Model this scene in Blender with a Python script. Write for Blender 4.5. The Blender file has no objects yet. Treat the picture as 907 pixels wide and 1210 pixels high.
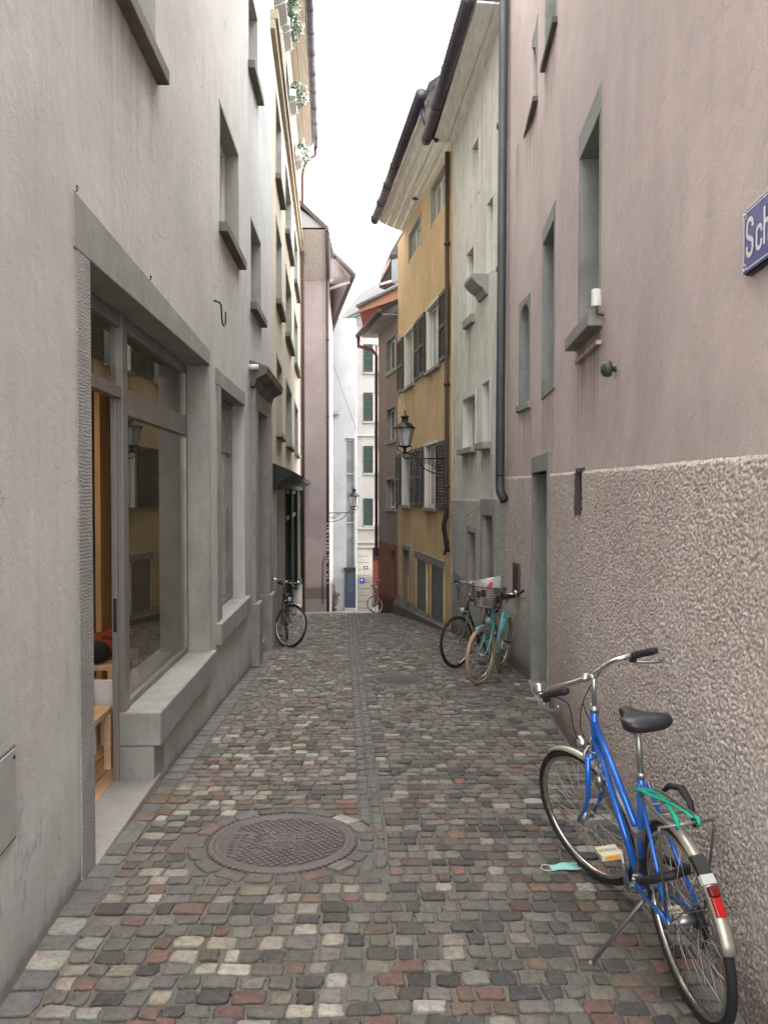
import bpy, math, random
from mathutils import Vector, Matrix, noise
random.seed(7)
PI = math.pi
R = math.radians
scene = bpy.context.scene
COL = scene.collection

# ------------------------------------------------------------------ camera
F_PX, CX, CY, PITCH = 909.0, 453.5, 605.0, R(1.4)
cam = bpy.data.cameras.new('camera'); camo = bpy.data.objects.new('camera', cam); COL.objects.link(camo)
cam.sensor_fit = 'VERTICAL'; cam.sensor_height = 36; cam.lens = F_PX / 1210 * 36
cam.clip_start = 0.05; cam.clip_end = 600
camo.rotation_euler = (R(90) - PITCH, 0, 0)
scene.camera = camo

def ray(px, py):
    c, s = math.cos(PITCH), math.sin(PITCH); a = (px - CX) / F_PX; b = (CY - py) / F_PX
    return Vector((a, c + b * s, -s + b * c))

def at(px, py, Y):
    r = ray(px, py); return r * (Y / r.y)

GP = [(-30, -.6), (0, -1.765), (12.1, -2.42), (14.3, -2.585), (17, -2.84), (20.1, -3.155), (25, -3.87), (30, -4.61), (34, -5.2), (60, -8), (300, -12)]
def gz(y):
    for (a, za), (b, zb) in zip(GP, GP[1:]):
        if y <= b: return za + (zb - za) * (y - a) / (b - a)
    return GP[-1][1]

# ------------------------------------------------------------------ node helpers
class NT:
    def __init__(s, name):
        s.m = bpy.data.materials.new(name); s.m.use_nodes = True; s.t = s.m.node_tree
        s.b = s.t.nodes['Principled BSDF']; s.o = s.t.nodes['Material Output']
    def n(s, typ, **kw):
        nd = s.t.nodes.new(typ)
        for k, v in kw.items():
            if k in nd.inputs: nd.inputs[k].default_value = v
            else: setattr(nd, k, v)
        return nd
    def l(s, a, b): s.t.links.new(a, b)
    def coord(s, scale=(1, 1, 1), kind='Object'):
        tc = s.n('ShaderNodeTexCoord'); mp = s.n('ShaderNodeMapping'); mp.inputs['Scale'].default_value = scale
        s.l(tc.outputs[kind], mp.inputs['Vector']); return mp.outputs['Vector']
    def noise(s, scale, detail=4, rough=.6, vec=None, dist=0):
        nd = s.n('ShaderNodeTexNoise'); nd.inputs['Scale'].default_value = scale; nd.inputs['Detail'].default_value = detail
        nd.inputs['Roughness'].default_value = rough; nd.inputs['Distortion'].default_value = dist
        if vec is not None: s.l(vec, nd.inputs['Vector'])
        return nd.outputs['Fac']
    def ramp(s, fac, stops):
        r = s.n('ShaderNodeValToRGB'); el = r.color_ramp.elements
        while len(el) < len(stops): el.new(.5)
        for e, (p, c) in zip(el, stops):
            e.position = p; e.color = (c, c, c, 1) if not isinstance(c, (tuple, list)) else (*c[:3], 1)
        s.l(fac, r.inputs['Fac']); return r.outputs['Color']
    def mix(s, fac, a, b, mode='MIX'):
        m = s.n('ShaderNodeMix'); m.data_type = 'RGBA'; m.blend_type = mode
        for ix, v in ((0, fac), (6, a), (7, b)):
            sock = m.inputs[ix]
            if isinstance(v, (int, float)): sock.default_value = v if ix == 0 else (v, v, v, 1)
            elif isinstance(v, (tuple, list)): sock.default_value = (*v[:3], 1)
            else: s.l(v, sock)
        return m.outputs[2]
    def math(s, op, a, b):
        m = s.n('ShaderNodeMath'); m.operation = op
        for i, v in enumerate((a, b)):
            if isinstance(v, (int, float)): m.inputs[i].default_value = v
            else: s.l(v, m.inputs[i])
        return m.outputs[0]
    def bump(s, h, dist=.01, strength=1, prev=None):
        b = s.n('ShaderNodeBump'); b.inputs['Strength'].default_value = strength; b.inputs['Distance'].default_value = dist
        s.l(h, b.inputs['Height'])
        if prev is not None: s.l(prev, b.inputs['Normal'])
        return b.outputs['Normal']
    def fin(s, col=None, rough=None, nor=None, metal=0, spec=.5):
        for k, v in (('Base Color', col), ('Roughness', rough), ('Normal', nor)):
            if v is None: continue
            if isinstance(v, (int, float)): s.b.inputs[k].default_value = v
            elif isinstance(v, (tuple, list)): s.b.inputs[k].default_value = (*v[:3], 1)
            else: s.l(v, s.b.inputs[k])
        s.b.inputs['Metallic'].default_value = metal; s.b.inputs['Specular IOR Level'].default_value = spec
        return s.m

def sc(c, k): return tuple(x * k for x in c)

def plaster(name, c, grain=.003, mid=.006, streak=.35, dirt=(.25, .23, .2), blotch=.5, gscale=120, cracks=0, flake=None):
    t = NT(name)
    v = t.coord(); vs = t.coord((2.2, 2.2, .16)); vs2 = t.coord((7, 7, .35))
    n1 = t.noise(.7, 5, .65, v, .4); n2 = t.noise(3.5, 6, .7, v, .2)
    st = t.noise(1.6, 5, .7, vs, .3); st2 = t.noise(1.5, 4, .65, vs2)
    col = t.mix(t.ramp(n1, [(.35, 0), (.65, 1)]), sc(c, 1.06), (c[0] * .84, c[1] * .84, c[2] * .84))
    col = t.mix(t.ramp(n2, [(.42, 0), (.72, blotch)]), col, t.mix(.5, col, dirt))
    col = t.mix(t.ramp(st, [(.5, 0), (.75, streak)]), col, dirt)
    col = t.mix(t.ramp(st2, [(.55, 0), (.8, streak * .7)]), col, dirt)
    col = t.mix(t.ramp(st2, [(.2, streak * .5), (.42, 0)]), col, sc(c, 1.25))
    g = t.noise(gscale, 3, .6, v); gm = t.noise(14, 5, .6, v, .3)
    nor = t.bump(gm, mid, 1); nor = t.bump(g, grain, 1, nor)
    col = t.mix(t.ramp(g, [(.3, .22), (.5, 0)]), col, sc(dirt, .7))
    if cracks:
        dn = t.n('ShaderNodeTexNoise'); dn.inputs['Scale'].default_value = 3; dn.inputs['Detail'].default_value = 6; t.l(v, dn.inputs['Vector'])
        vd = t.n('ShaderNodeVectorMath'); vd.operation = 'MULTIPLY_ADD'; t.l(dn.outputs['Color'], vd.inputs[0]); vd.inputs[1].default_value = (.55, .55, .55); t.l(v, vd.inputs[2])
        vo = t.n('ShaderNodeTexVoronoi'); vo.feature = 'DISTANCE_TO_EDGE'; vo.inputs['Scale'].default_value = .75; t.l(vd.outputs[0], vo.inputs['Vector'])
        ln = t.ramp(vo.outputs['Distance'], [(.0008, 1), (.004, 0)]); ms = t.ramp(t.noise(1.1, 3, .5, v), [(.5, 0), (.58, 1)])
        col = t.mix(t.math('MULTIPLY', t.math('MULTIPLY', ln, ms), cracks), col, sc(dirt, .45))
    if flake:
        fn = t.noise(2.4, 6, .72, t.coord((1.6, 1.6, .7)), .5); fm = t.ramp(fn, [(.62, 0), (.635, 1)])
        geo0 = t.n('ShaderNodeNewGeometry'); sp0 = t.n('ShaderNodeSeparateXYZ'); t.l(geo0.outputs['Position'], sp0.inputs[0])
        lowm = t.ramp(t.math('MULTIPLY', t.math('ADD', sp0.outputs['Z'], 2.0), .4), [(.25, 1), (.75, 0)])
        fm = t.math('MULTIPLY', fm, lowm); col = t.mix(t.math('MULTIPLY', fm, .75), col, flake); nor = t.bump(fm, .004, -1, nor)
    # damp dirt rising from the ground, plus crevice shade painted along the wall foot (world height against the sloping street)
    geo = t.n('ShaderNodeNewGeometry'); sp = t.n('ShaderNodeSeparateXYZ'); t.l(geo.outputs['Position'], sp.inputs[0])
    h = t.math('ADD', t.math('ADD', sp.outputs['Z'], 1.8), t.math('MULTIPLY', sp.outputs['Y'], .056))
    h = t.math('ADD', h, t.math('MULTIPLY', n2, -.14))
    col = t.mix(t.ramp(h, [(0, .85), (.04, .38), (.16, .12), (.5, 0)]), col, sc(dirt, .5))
    return t.fin(col, .93, nor, spec=.25)

def stone(name, c, grain=.002, chisel=False, var=.25):
    t = NT(name); v = t.coord()
    n1 = t.noise(2.2, 6, .65, v, .3); n2 = t.noise(45, 4, .7, v); n3 = t.noise(9, 5, .7, t.coord((1, 1, .2)), .2)
    col = t.mix(t.ramp(n1, [(.3, 0), (.7, 1)]), sc(c, 1 + var * .5), sc(c, 1 - var))
    col = t.mix(t.ramp(n3, [(.5, 0), (.8, .5)]), col, sc(c, .5))
    col = t.mix(t.ramp(n2, [(.3, .35), (.5, 0)]), col, sc(c, .5))
    if chisel:
        w = t.n('ShaderNodeTexWave'); w.wave_type = 'BANDS'; w.bands_direction = 'Z'; w.inputs['Scale'].default_value = 17
        w.inputs['Distortion'].default_value = 7; w.inputs['Detail'].default_value = 3; w.inputs['Detail Scale'].default_value = 2
        t.l(v, w.inputs['Vector']); nor = t.bump(w.outputs['Fac'], .003, .6); nor = t.bump(n2, .003, .6, nor)
        col = t.mix(t.ramp(w.outputs['Fac'], [(0, .22), (.4, 0)]), col, sc(c, .5))
    else:
        nor = t.bump(n2, grain, 1); nor = t.bump(n1, .01, .5, nor)
    return t.fin(col, .85, nor, spec=.3)

def paint(name, c, rough=.5, metal=0, wear=.3, grain=.0006, spec=.5, coat=0):
    t = NT(name); v = t.coord()
    n1 = t.noise(3, 6, .7, v, .2); n2 = t.noise(60, 4, .7, v)
    col = t.mix(t.ramp(n1, [(.4, 0), (.75, wear)]), c, sc(c, .55)); col = t.mix(t.ramp(n2, [(.6, 0), (.8, wear * .6)]), col, sc(c, 1.5))
    m = t.fin(col, t.ramp(n1, [(.3, max(rough - .1, .03)), (.7, min(rough + .12, 1))]), t.bump(n2, grain, .5), metal, spec)
    if coat: t.b.inputs['Coat Weight'].default_value = coat
    return m

def wood(name, c, axis='Y', scale=1, boards=None, rough=.6):
    t = NT(name); s_ = {'X': (.5, 9, 9), 'Y': (9, .5, 9), 'Z': (9, 9, .5)}[axis]
    n1 = t.noise(2.5 * scale, 6, .65, t.coord(s_), .6)
    col = t.mix(t.ramp(n1, [(.3, 0), (.7, 1)]), sc(c, 1.15), sc(c, .72))
    nor = t.bump(n1, .002, .5)
    if boards:
        ax, width = boards
        sp = t.n('ShaderNodeSeparateXYZ'); t.l(t.coord(), sp.inputs[0])
        fr = t.math('FRACT', t.math('DIVIDE', sp.outputs[ax], width), 0)
        gap = t.ramp(fr, [(0, 0), (.05, 1), (.95, 1), (1, 0)])
        col = t.mix(gap, sc(c, .25), col); nor = t.bump(gap, .004, 1, nor)
    return t.fin(col, rough, nor, spec=.4)

M_ = {}
PINK = (.615, .51, .478)
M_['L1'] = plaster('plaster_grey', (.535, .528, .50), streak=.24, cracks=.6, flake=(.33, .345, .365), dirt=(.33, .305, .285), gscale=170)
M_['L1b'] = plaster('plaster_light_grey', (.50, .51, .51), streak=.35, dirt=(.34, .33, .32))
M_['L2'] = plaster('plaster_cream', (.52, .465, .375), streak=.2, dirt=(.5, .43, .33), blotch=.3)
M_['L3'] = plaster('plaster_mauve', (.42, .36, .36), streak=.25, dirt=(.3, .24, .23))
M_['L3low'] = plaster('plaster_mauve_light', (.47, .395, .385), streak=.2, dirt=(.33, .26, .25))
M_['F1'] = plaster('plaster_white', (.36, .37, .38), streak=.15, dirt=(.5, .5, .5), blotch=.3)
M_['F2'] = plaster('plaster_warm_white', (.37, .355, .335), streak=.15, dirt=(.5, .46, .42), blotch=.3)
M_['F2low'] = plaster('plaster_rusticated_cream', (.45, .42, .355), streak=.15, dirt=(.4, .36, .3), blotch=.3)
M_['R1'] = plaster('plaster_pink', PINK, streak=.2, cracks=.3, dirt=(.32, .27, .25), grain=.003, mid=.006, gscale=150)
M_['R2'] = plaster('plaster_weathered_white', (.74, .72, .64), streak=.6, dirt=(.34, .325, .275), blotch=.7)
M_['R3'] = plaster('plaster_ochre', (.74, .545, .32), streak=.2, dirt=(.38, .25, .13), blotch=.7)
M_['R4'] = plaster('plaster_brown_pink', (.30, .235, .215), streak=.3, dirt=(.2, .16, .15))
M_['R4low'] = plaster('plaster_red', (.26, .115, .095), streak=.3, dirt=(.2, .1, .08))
M_['salmon'] = paint('salmon_paint', (.55, .27, .20), .7)
M_['stone'] = stone('sandstone_grey', (.29, .282, .262))
M_['stone_l'] = stone('sandstone_light', (.33, .32, .295))
M_['stone_g'] = stone('sandstone_green_grey', (.29, .30, .28))
M_['stone_d'] = stone('sandstone_dark_weathered', (.16, .145, .125), var=.4)
M_['chisel'] = stone('sandstone_chiselled', (.30, .29, .275), chisel=True)
M_['frame_w'] = paint('window_paint_white', (.66, .65, .60), .5, wear=.15)
M_['frame_g'] = paint('window_paint_grey', (.36, .36, .33), .5, wear=.2)
M_['shopframe'] = paint('anodised_frame', (.25, .235, .22), .45, .5, wear=.2)
M_['bluegrey'] = paint('blue_grey_paint', (.22, .235, .25), .6)
M_['dgreen'] = paint('dark_green_paint', (.008, .016, .015), .75)
M_['shutter'] = paint('shutter_green', (.007, .028, .023), .5, wear=.3)
M_['shutter_m'] = paint('shutter_mid_green', (.016, .035, .027), .6)
M_['gutter'] = paint('gutter_aged_copper', (.075, .062, .085), .45, .5, wear=.4)
M_['copper'] = paint('copper_pipe', (.12, .068, .055), .55, .4, wear=.5)
M_['pipe_d'] = paint('downpipe_grey', (.062, .07, .07), .55, .3, wear=.4)
M_['pipe_b'] = paint('downpipe_brown', (.07, .045, .035), .6, .3, wear=.4)
M_['iron'] = paint('wrought_iron', (.022, .026, .026), .45, .5)
M_['soffit'] = wood('soffit_boards', (.8, .77, .70), 'Y', boards=(0, .16))
M_['soffit_p'] = wood('soffit_boards_plain', (.62, .56, .48), 'Y')
M_['soffit_p2'] = wood('soffit_boards_white_house', (.78, .75, .68), 'Y')
M_['soffit_p3'] = wood('soffit_boards_ochre_house', (.82, .79, .72), 'Y')
M_['soffit_g'] = wood('soffit_boards_grey', (.42, .38, .35), 'Y', boards=(0, .14))
M_['R2w'] = paint('old_white_surround', (.66, .65, .6), .8, wear=.4)
M_['verge'] = paint('verge_brown', (.085, .065, .065), .6)
M_['woodwarm'] = wood('shop_oak', (.52, .34, .18), 'Z')
M_['woodpale'] = wood('shop_pale_birch', (.66, .46, .27), 'Y')
M_['woodfloor'] = wood('shop_floor', (.55, .36, .20), 'Y', boards=(0, .14), rough=.4)
M_['white'] = paint('white_paint', (.75, .74, .72), .5, wear=.1)
M_['black'] = paint('black_paint', (.015, .015, .016), .5)
M_['dark'] = paint('dark_interior', (.02, .02, .02), .9)
M_['blue_door'] = paint('blue_door_paint', (.028, .038, .065), .5)
M_['red_door'] = paint('red_door_paint', (.20, .05, .035), .5)
M_['concrete'] = stone('concrete_kerb', (.27, .26, .24))

def tiles():
    t = NT('roof_tiles'); b = t.n('ShaderNodeTexBrick'); t.l(t.coord((5, 5, 5)), b.inputs['Vector'])
    b.inputs['Color1'].default_value = (.075, .065, .06, 1); b.inputs['Color2'].default_value = (.045, .043, .043, 1); b.inputs['Mortar'].default_value = (.03, .03, .03, 1)
    return t.fin(t.mix(t.noise(2), b.outputs['Color'], (.06, .057, .052)), .9, t.bump(b.outputs['Fac'], .02, -1))
M_['tiles'] = tiles()

def pane_mat(name, c=(.03, .035, .035), rough=.06):
    t = NT(name); v = t.coord(); n = t.noise(1.1, 3, .5, v)
    return t.fin(t.mix(t.ramp(n, [(.4, 0), (.6, 1)]), c, sc(c, 1.8)), rough, t.bump(n, .01, .25), spec=.8)
M_['pane'] = pane_mat('window_pane')
M_['pane_b'] = pane_mat('window_pane_curtained', (.20, .21, .195), .15)
M_['pane_g'] = pane_mat('window_pane_green_grey', (.13, .155, .145), .2)

def glass():
    t = NT('shop_glass'); t.t.nodes.remove(t.b)
    tr = t.n('ShaderNodeBsdfTransparent'); tr.inputs[0].default_value = (.93, .96, .94, 1)
    gl = t.n('ShaderNodeBsdfGlossy'); gl.inputs['Roughness'].default_value = .004; gl.inputs[0].default_value = (.95, .98, .96, 1)
    fr = t.n('ShaderNodeFresnel'); fr.inputs['IOR'].default_value = 2.6
    mx = t.n('ShaderNodeMixShader'); t.l(fr.outputs[0], mx.inputs[0]); t.l(tr.outputs[0], mx.inputs[1]); t.l(gl.outputs[0], mx.inputs[2])
    t.l(mx.outputs[0], t.o.inputs['Surface']); return t.m
M_['glass'] = glass()

def emis(name, c, k):
    t = NT(name); t.fin(c, .5); t.b.inputs['Emission Color'].default_value = (*c, 1); t.b.inputs['Emission Strength'].default_value = k; return t.m
def frosted():
    t = NT('lantern_frosted_glass'); t.fin(t.mix(t.ramp(t.noise(8), [(.3, 0), (.7, 1)]), (.62, .62, .60), (.52, .52, .50)), .35)
    t.b.inputs['Transmission Weight'].default_value = .25; return t.m
M_['frost'] = frosted()

def roughcast(name, ca, cb, cc, fs=60, mk=.4):
    t = NT(name); v = t.coord()
    at_ = t.n('ShaderNodeAttribute'); at_.attribute_name = 'relief'
    n = t.noise(fs, 5, .75, v, .3); big = t.noise(.9, 4, .6, v)
    f = t.mix(mk, at_.outputs['Color'], n)
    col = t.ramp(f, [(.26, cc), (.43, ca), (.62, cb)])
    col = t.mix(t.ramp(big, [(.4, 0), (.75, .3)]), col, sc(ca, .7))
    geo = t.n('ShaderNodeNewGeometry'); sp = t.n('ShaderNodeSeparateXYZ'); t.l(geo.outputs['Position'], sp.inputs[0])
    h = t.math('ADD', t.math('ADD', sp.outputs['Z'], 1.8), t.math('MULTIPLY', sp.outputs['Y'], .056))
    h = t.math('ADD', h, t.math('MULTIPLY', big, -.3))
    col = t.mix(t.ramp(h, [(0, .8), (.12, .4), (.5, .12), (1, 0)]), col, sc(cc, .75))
    return t.fin(col, .95, t.bump(n, .008, 1), spec=.2)
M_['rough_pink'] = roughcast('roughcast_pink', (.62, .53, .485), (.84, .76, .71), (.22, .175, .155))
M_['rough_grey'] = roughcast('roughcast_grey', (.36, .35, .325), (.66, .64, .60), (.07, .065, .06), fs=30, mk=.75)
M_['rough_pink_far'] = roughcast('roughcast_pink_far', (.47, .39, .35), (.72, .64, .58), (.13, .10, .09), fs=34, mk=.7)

def sett_mat():
    t = NT('granite_setts'); v = t.coord()
    a = t.n('ShaderNodeAttribute'); a.attribute_name = 'Col'
    n1 = t.noise(30, 6, .75, v, .3); n2 = t.noise(170, 3, .75, v); n3 = t.noise(.9, 5, .6, v, .4); n4 = t.noise(6, 5, .7, v, .3); n5 = t.noise(75, 4, .7, v)
    base = a.outputs['Color']
    col = t.mix(t.ramp(n1, [(.38, .6), (.56, 0)]), base, t.mix(1, base, .42, 'MULTIPLY'))
    col = t.mix(t.ramp(n5, [(.56, 0), (.72, .4)]), col, t.mix(1, t.mix(.5, base, (.3, .29, .27)), 1.5, 'MULTIPLY'))
    col = t.mix(t.ramp(n2, [(.6, 0), (.78, .5)]), col, (.42, .40, .37))
    col = t.mix(t.ramp(n2, [(.24, .6), (.42, 0)]), col, (.04, .038, .036))
    col = t.mix(t.ramp(n4, [(.5, 0), (.7, .5)]), col, (.10, .093, .08))
    col = t.mix(t.ramp(n3, [(.48, 0), (.72, .5)]), col, (.125, .113, .096))
    rg = t.ramp(t.noise(5, 4, .6, v), [(.3, .42), (.7, .75)])
    nor = t.bump(n1, .010, 1); nor = t.bump(n5, .004, 1, nor); nor = t.bump(n2, .002, 1, nor)
    return t.fin(col, rg, nor, spec=.45)
def grout_mat():
    t = NT('sand_grout'); v = t.coord(); n = t.noise(120, 4, .8, v); n2 = t.noise(1.3, 5, .6, v, .3); n3 = t.noise(9, 4, .6, v)
    col = t.mix(t.ramp(n, [(.3, 0), (.7, 1)]), (.085, .077, .066), (.25, .23, .20))
    col = t.mix(t.ramp(n2, [(.4, 0), (.7, .6)]), col, (.075, .07, .06)); col = t.mix(t.ramp(n3, [(.5, 0), (.8, .4)]), col, (.16, .155, .13))
    return t.fin(col, .9, t.bump(n, .006, 1), spec=.3)
M_['sett'] = sett_mat(); M_['grout'] = grout_mat()

# ------------------------------------------------------------------ mesh helper
class MB:
    def __init__(s): s.v = []; s.f = []; s.sm = []
    def add(s, vs, fs, smooth=False):
        b = len(s.v); s.v += [Vector(p) for p in vs]; s.f += [tuple(b + i for i in f) for f in fs]; s.sm += [smooth] * len(fs); return s
    def hexa(s, p):  # p: 4 bottom (ccw from above), 4 top
        return s.add(p, [(3, 2, 1, 0), (4, 5, 6, 7), (0, 1, 5, 4), (1, 2, 6, 5), (2, 3, 7, 6), (3, 0, 4, 7)])
    def box(s, x0, x1, y0, y1, z0, z1, M=None):
        p = [Vector(q) for q in ((x0, y0, z0), (x1, y0, z0), (x1, y1, z0), (x0, y1, z0), (x0, y0, z1), (x1, y0, z1), (x1, y1, z1), (x0, y1, z1))]
        if M is not None: p = [M @ q for q in p]
        return s.hexa(p)
    def quad(s, a, b, c, d): return s.add([a, b, c, d], [(0, 1, 2, 3)])
    def tube(s, path, r, n=10, cap=True, closed=False, flat=1.0):
        path = [Vector(p) for p in path]; N = len(path); vs = []; prev = None
        rs = r if isinstance(r, (list, tuple)) else [r] * N
        for i, p in enumerate(path):
            if closed: d = path[(i + 1) % N] - path[i - 1]
            else: d = path[min(i + 1, N - 1)] - path[max(i - 1, 0)]
            d.normalize()
            if prev is None:
                a = Vector((0, 0, 1)) if abs(d.z) < .9 else Vector((1, 0, 0))
                u = d.cross(a).normalized()
            else:
                u = (prev - d * prev.dot(d)).normalized()
            prev = u; w = d.cross(u)
            for k in range(n):
                t = 2 * PI * k / n; vs.append(p + (u * math.cos(t) + w * math.sin(t) * flat) * rs[i])
        fs = []
        for i in range(N if closed else N - 1):
            j = (i + 1) % N
            for k in range(n): fs.append((i * n + k, i * n + (k + 1) % n, j * n + (k + 1) % n, j * n + k))
        if cap and not closed: fs += [tuple(reversed(range(n))), tuple(range((N - 1) * n, N * n))]
        return s.add(vs, fs, True)
    def loft(s, rings, smooth=True, cap=True, closed=True):
        n = len(rings[0]); vs = [p for r in rings for p in r]; fs = []
        for i in range(len(rings) - 1):
            for k in range(n if closed else n - 1): fs.append((i * n + k, i * n + (k + 1) % n, (i + 1) * n + (k + 1) % n, (i + 1) * n + k))
        if cap: fs += [tuple(reversed(range(n))), tuple(range((len(rings) - 1) * n, len(rings) * n))]
        return s.add(vs, fs, smooth)
    def lathe(s, prof, n=16, c=(0, 0, 0), M=None, rot=0):
        rings = []
        for r, z in prof:
            ring = [Vector((c[0] + r * math.cos(2 * PI * k / n + rot), c[1] + r * math.sin(2 * PI * k / n + rot), c[2] + z)) for k in range(n)]
            if M is not None: ring = [M @ p for p in ring]
            rings.append(ring)
        return s.loft(rings, n > 7)
    def build(s, name, mat, parent=None, world=True, bevel=0, kind=None):
        me = bpy.data.meshes.new(name)
        off = Vector()
        if parent is not None and world:
            p = parent
            while p is not None: off += p.location; p = p.parent
        me.from_pydata([tuple(v - off) for v in s.v], [], s.f); me.update()
        me.polygons.foreach_set('use_smooth', s.sm)
        if not isinstance(mat, (list, tuple)): mat = [mat]
        for m in mat: me.materials.append(M_[m] if isinstance(m, str) else m)
        o = bpy.data.objects.new(name, me); COL.objects.link(o)
        if parent is not None: o.parent = parent
        if bevel:
            b = o.modifiers.new('bevel', 'BEVEL'); b.width = bevel; b.segments = 2; b.limit_method = 'ANGLE'; b.angle_limit = R(50)
        if kind: o['kind'] = kind
        return o

def tag(o, label, cat, group=None):
    o['label'] = label; o['category'] = cat
    if group: o['group'] = group
    return o
def thing(name, label, cat, loc=(0, 0, 0), group=None, rot=(0, 0, 0)):
    o = bpy.data.objects.new(name, None); COL.objects.link(o); o.location = loc; o.rotation_euler = rot; o.empty_display_size = .2
    return tag(o, label, cat, group)

# ------------------------------------------------------------------ facades
class Fac:
    def __init__(s, P0, P1):
        s.P = Vector((*P0, 0)); d = Vector((*P1, 0)) - s.P; s.L = d.length; s.u = d.normalized(); s.n = Vector((s.u.y, -s.u.x, 0)); s.op = []
    def pt(s, a, z, o=0): return s.P + s.u * a + s.n * o + Vector((0, 0, z))
    def sz(s, px, py, o=0):
        r = ray(px, py); q = s.P + s.n * o; t = q.dot(s.n) / r.dot(s.n); h = r * t
        return (h - s.P).dot(s.u), h.z
    def rect(s, px0, px1, top, bot, o=0):
        a, b = s.sz(px0, 583, o)[0], s.sz(px1, 583, o)[0]
        return min(a, b), max(a, b), s.sz(*bot, o)[1], s.sz(*top, o)[1]
    def box(s, m, a0, a1, z0, z1, o0, o1):
        return m.hexa([s.pt(a0, z0, o1), s.pt(a1, z0, o1), s.pt(a1, z0, o0), s.pt(a0, z0, o0), s.pt(a0, z1, o1), s.pt(a1, z1, o1), s.pt(a1, z1, o0), s.pt(a0, z1, o0)])
    def wall(s, parent, mat, z0, z1, depth=5, a0=0, a1=None, name='wall', body=True, ends=True):
        a1 = s.L if a1 is None else a1
        m = MB(); ops = [o for o in s.op if o[0] < a1 and o[1] > a0 and o[2] < z1 and o[3] > z0]
        As = sorted({a0, a1, *[min(max(x, a0), a1) for o in ops for x in o[:2]]}); Zs = sorted({z0, z1, *[min(max(x, z0), z1) for o in ops for x in o[2:4]]})
        for x0, x1 in zip(As, As[1:]):
            for y0, y1 in zip(Zs, Zs[1:]):
                cx, cy = (x0 + x1) / 2, (y0 + y1) / 2
                if any(o[0] < cx < o[1] and o[2] < cy < o[3] for o in ops): continue
                m.quad(s.pt(x0, y0), s.pt(x1, y0), s.pt(x1, y1), s.pt(x0, y1))
        for x0, x1, y0, y1, d in ops:
            m.quad(s.pt(x0, y0), s.pt(x0, y0, -d), s.pt(x1, y0, -d), s.pt(x1, y0)); m.quad(s.pt(x0, y1), s.pt(x1, y1), s.pt(x1, y1, -d), s.pt(x0, y1, -d))
            m.quad(s.pt(x0, y0), s.pt(x0, y1), s.pt(x0, y1, -d), s.pt(x0, y0, -d)); m.quad(s.pt(x1, y0), s.pt(x1, y0, -d), s.pt(x1, y1, -d), s.pt(x1, y1))
        if body:
            if ends:
                m.quad(s.pt(a0, z0, -depth), s.pt(a0, z0), s.pt(a0, z1), s.pt(a0, z1, -depth)); m.quad(s.pt(a1, z0), s.pt(a1, z0, -depth), s.pt(a1, z1, -depth), s.pt(a1, z1))
            m.quad(s.pt(a1, z0, -depth), s.pt(a0, z0, -depth), s.pt(a0, z1, -depth), s.pt(a1, z1, -depth))
            m.quad(s.pt(a0, z1), s.pt(a1, z1), s.pt(a1, z1, -depth), s.pt(a0, z1, -depth))
        return m.build(name, mat, parent)

def slats(m, F, a0, a1, z0, z1, o0, o1, pitch=.055):
    n = max(3, int((z1 - z0) / pitch)); h = (z1 - z0) / n
    for i in range(n):
        z = z0 + i * h
        m.hexa([F.pt(a0, z, o1), F.pt(a1, z, o1), F.pt(a1, z + h * .55, o0), F.pt(a0, z + h * .55, o0), F.pt(a0, z + h * .22, o1), F.pt(a1, z + h * .22, o1), F.pt(a1, z + h * .77, o0), F.pt(a0, z + h * .77, o0)])
def shutter(F, parent, a0, a1, z0, z1, o=.015, mat='shutter', th=.035, pitch=.055):
    m = MB(); w = min(.06, (a1 - a0) * .2)
    F.box(m, a0, a0 + w, z0, z1, o, o + th); F.box(m, a1 - w, a1, z0, z1, o, o + th)
    zm = (z0 + z1) / 2
    for z in (z0, zm - .04, z1 - .08): F.box(m, a0 + w, a1 - w, z, z + .08, o + .001, o + th - .001)
    slats(m, F, a0 + w, a1 - w, z0 + .08, zm - .04, o + .004, o + th - .004, pitch); slats(m, F, a0 + w, a1 - w, zm + .04, z1 - .08, o + .004, o + th - .004, pitch)
    return m.build('shutter', mat, parent)

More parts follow.
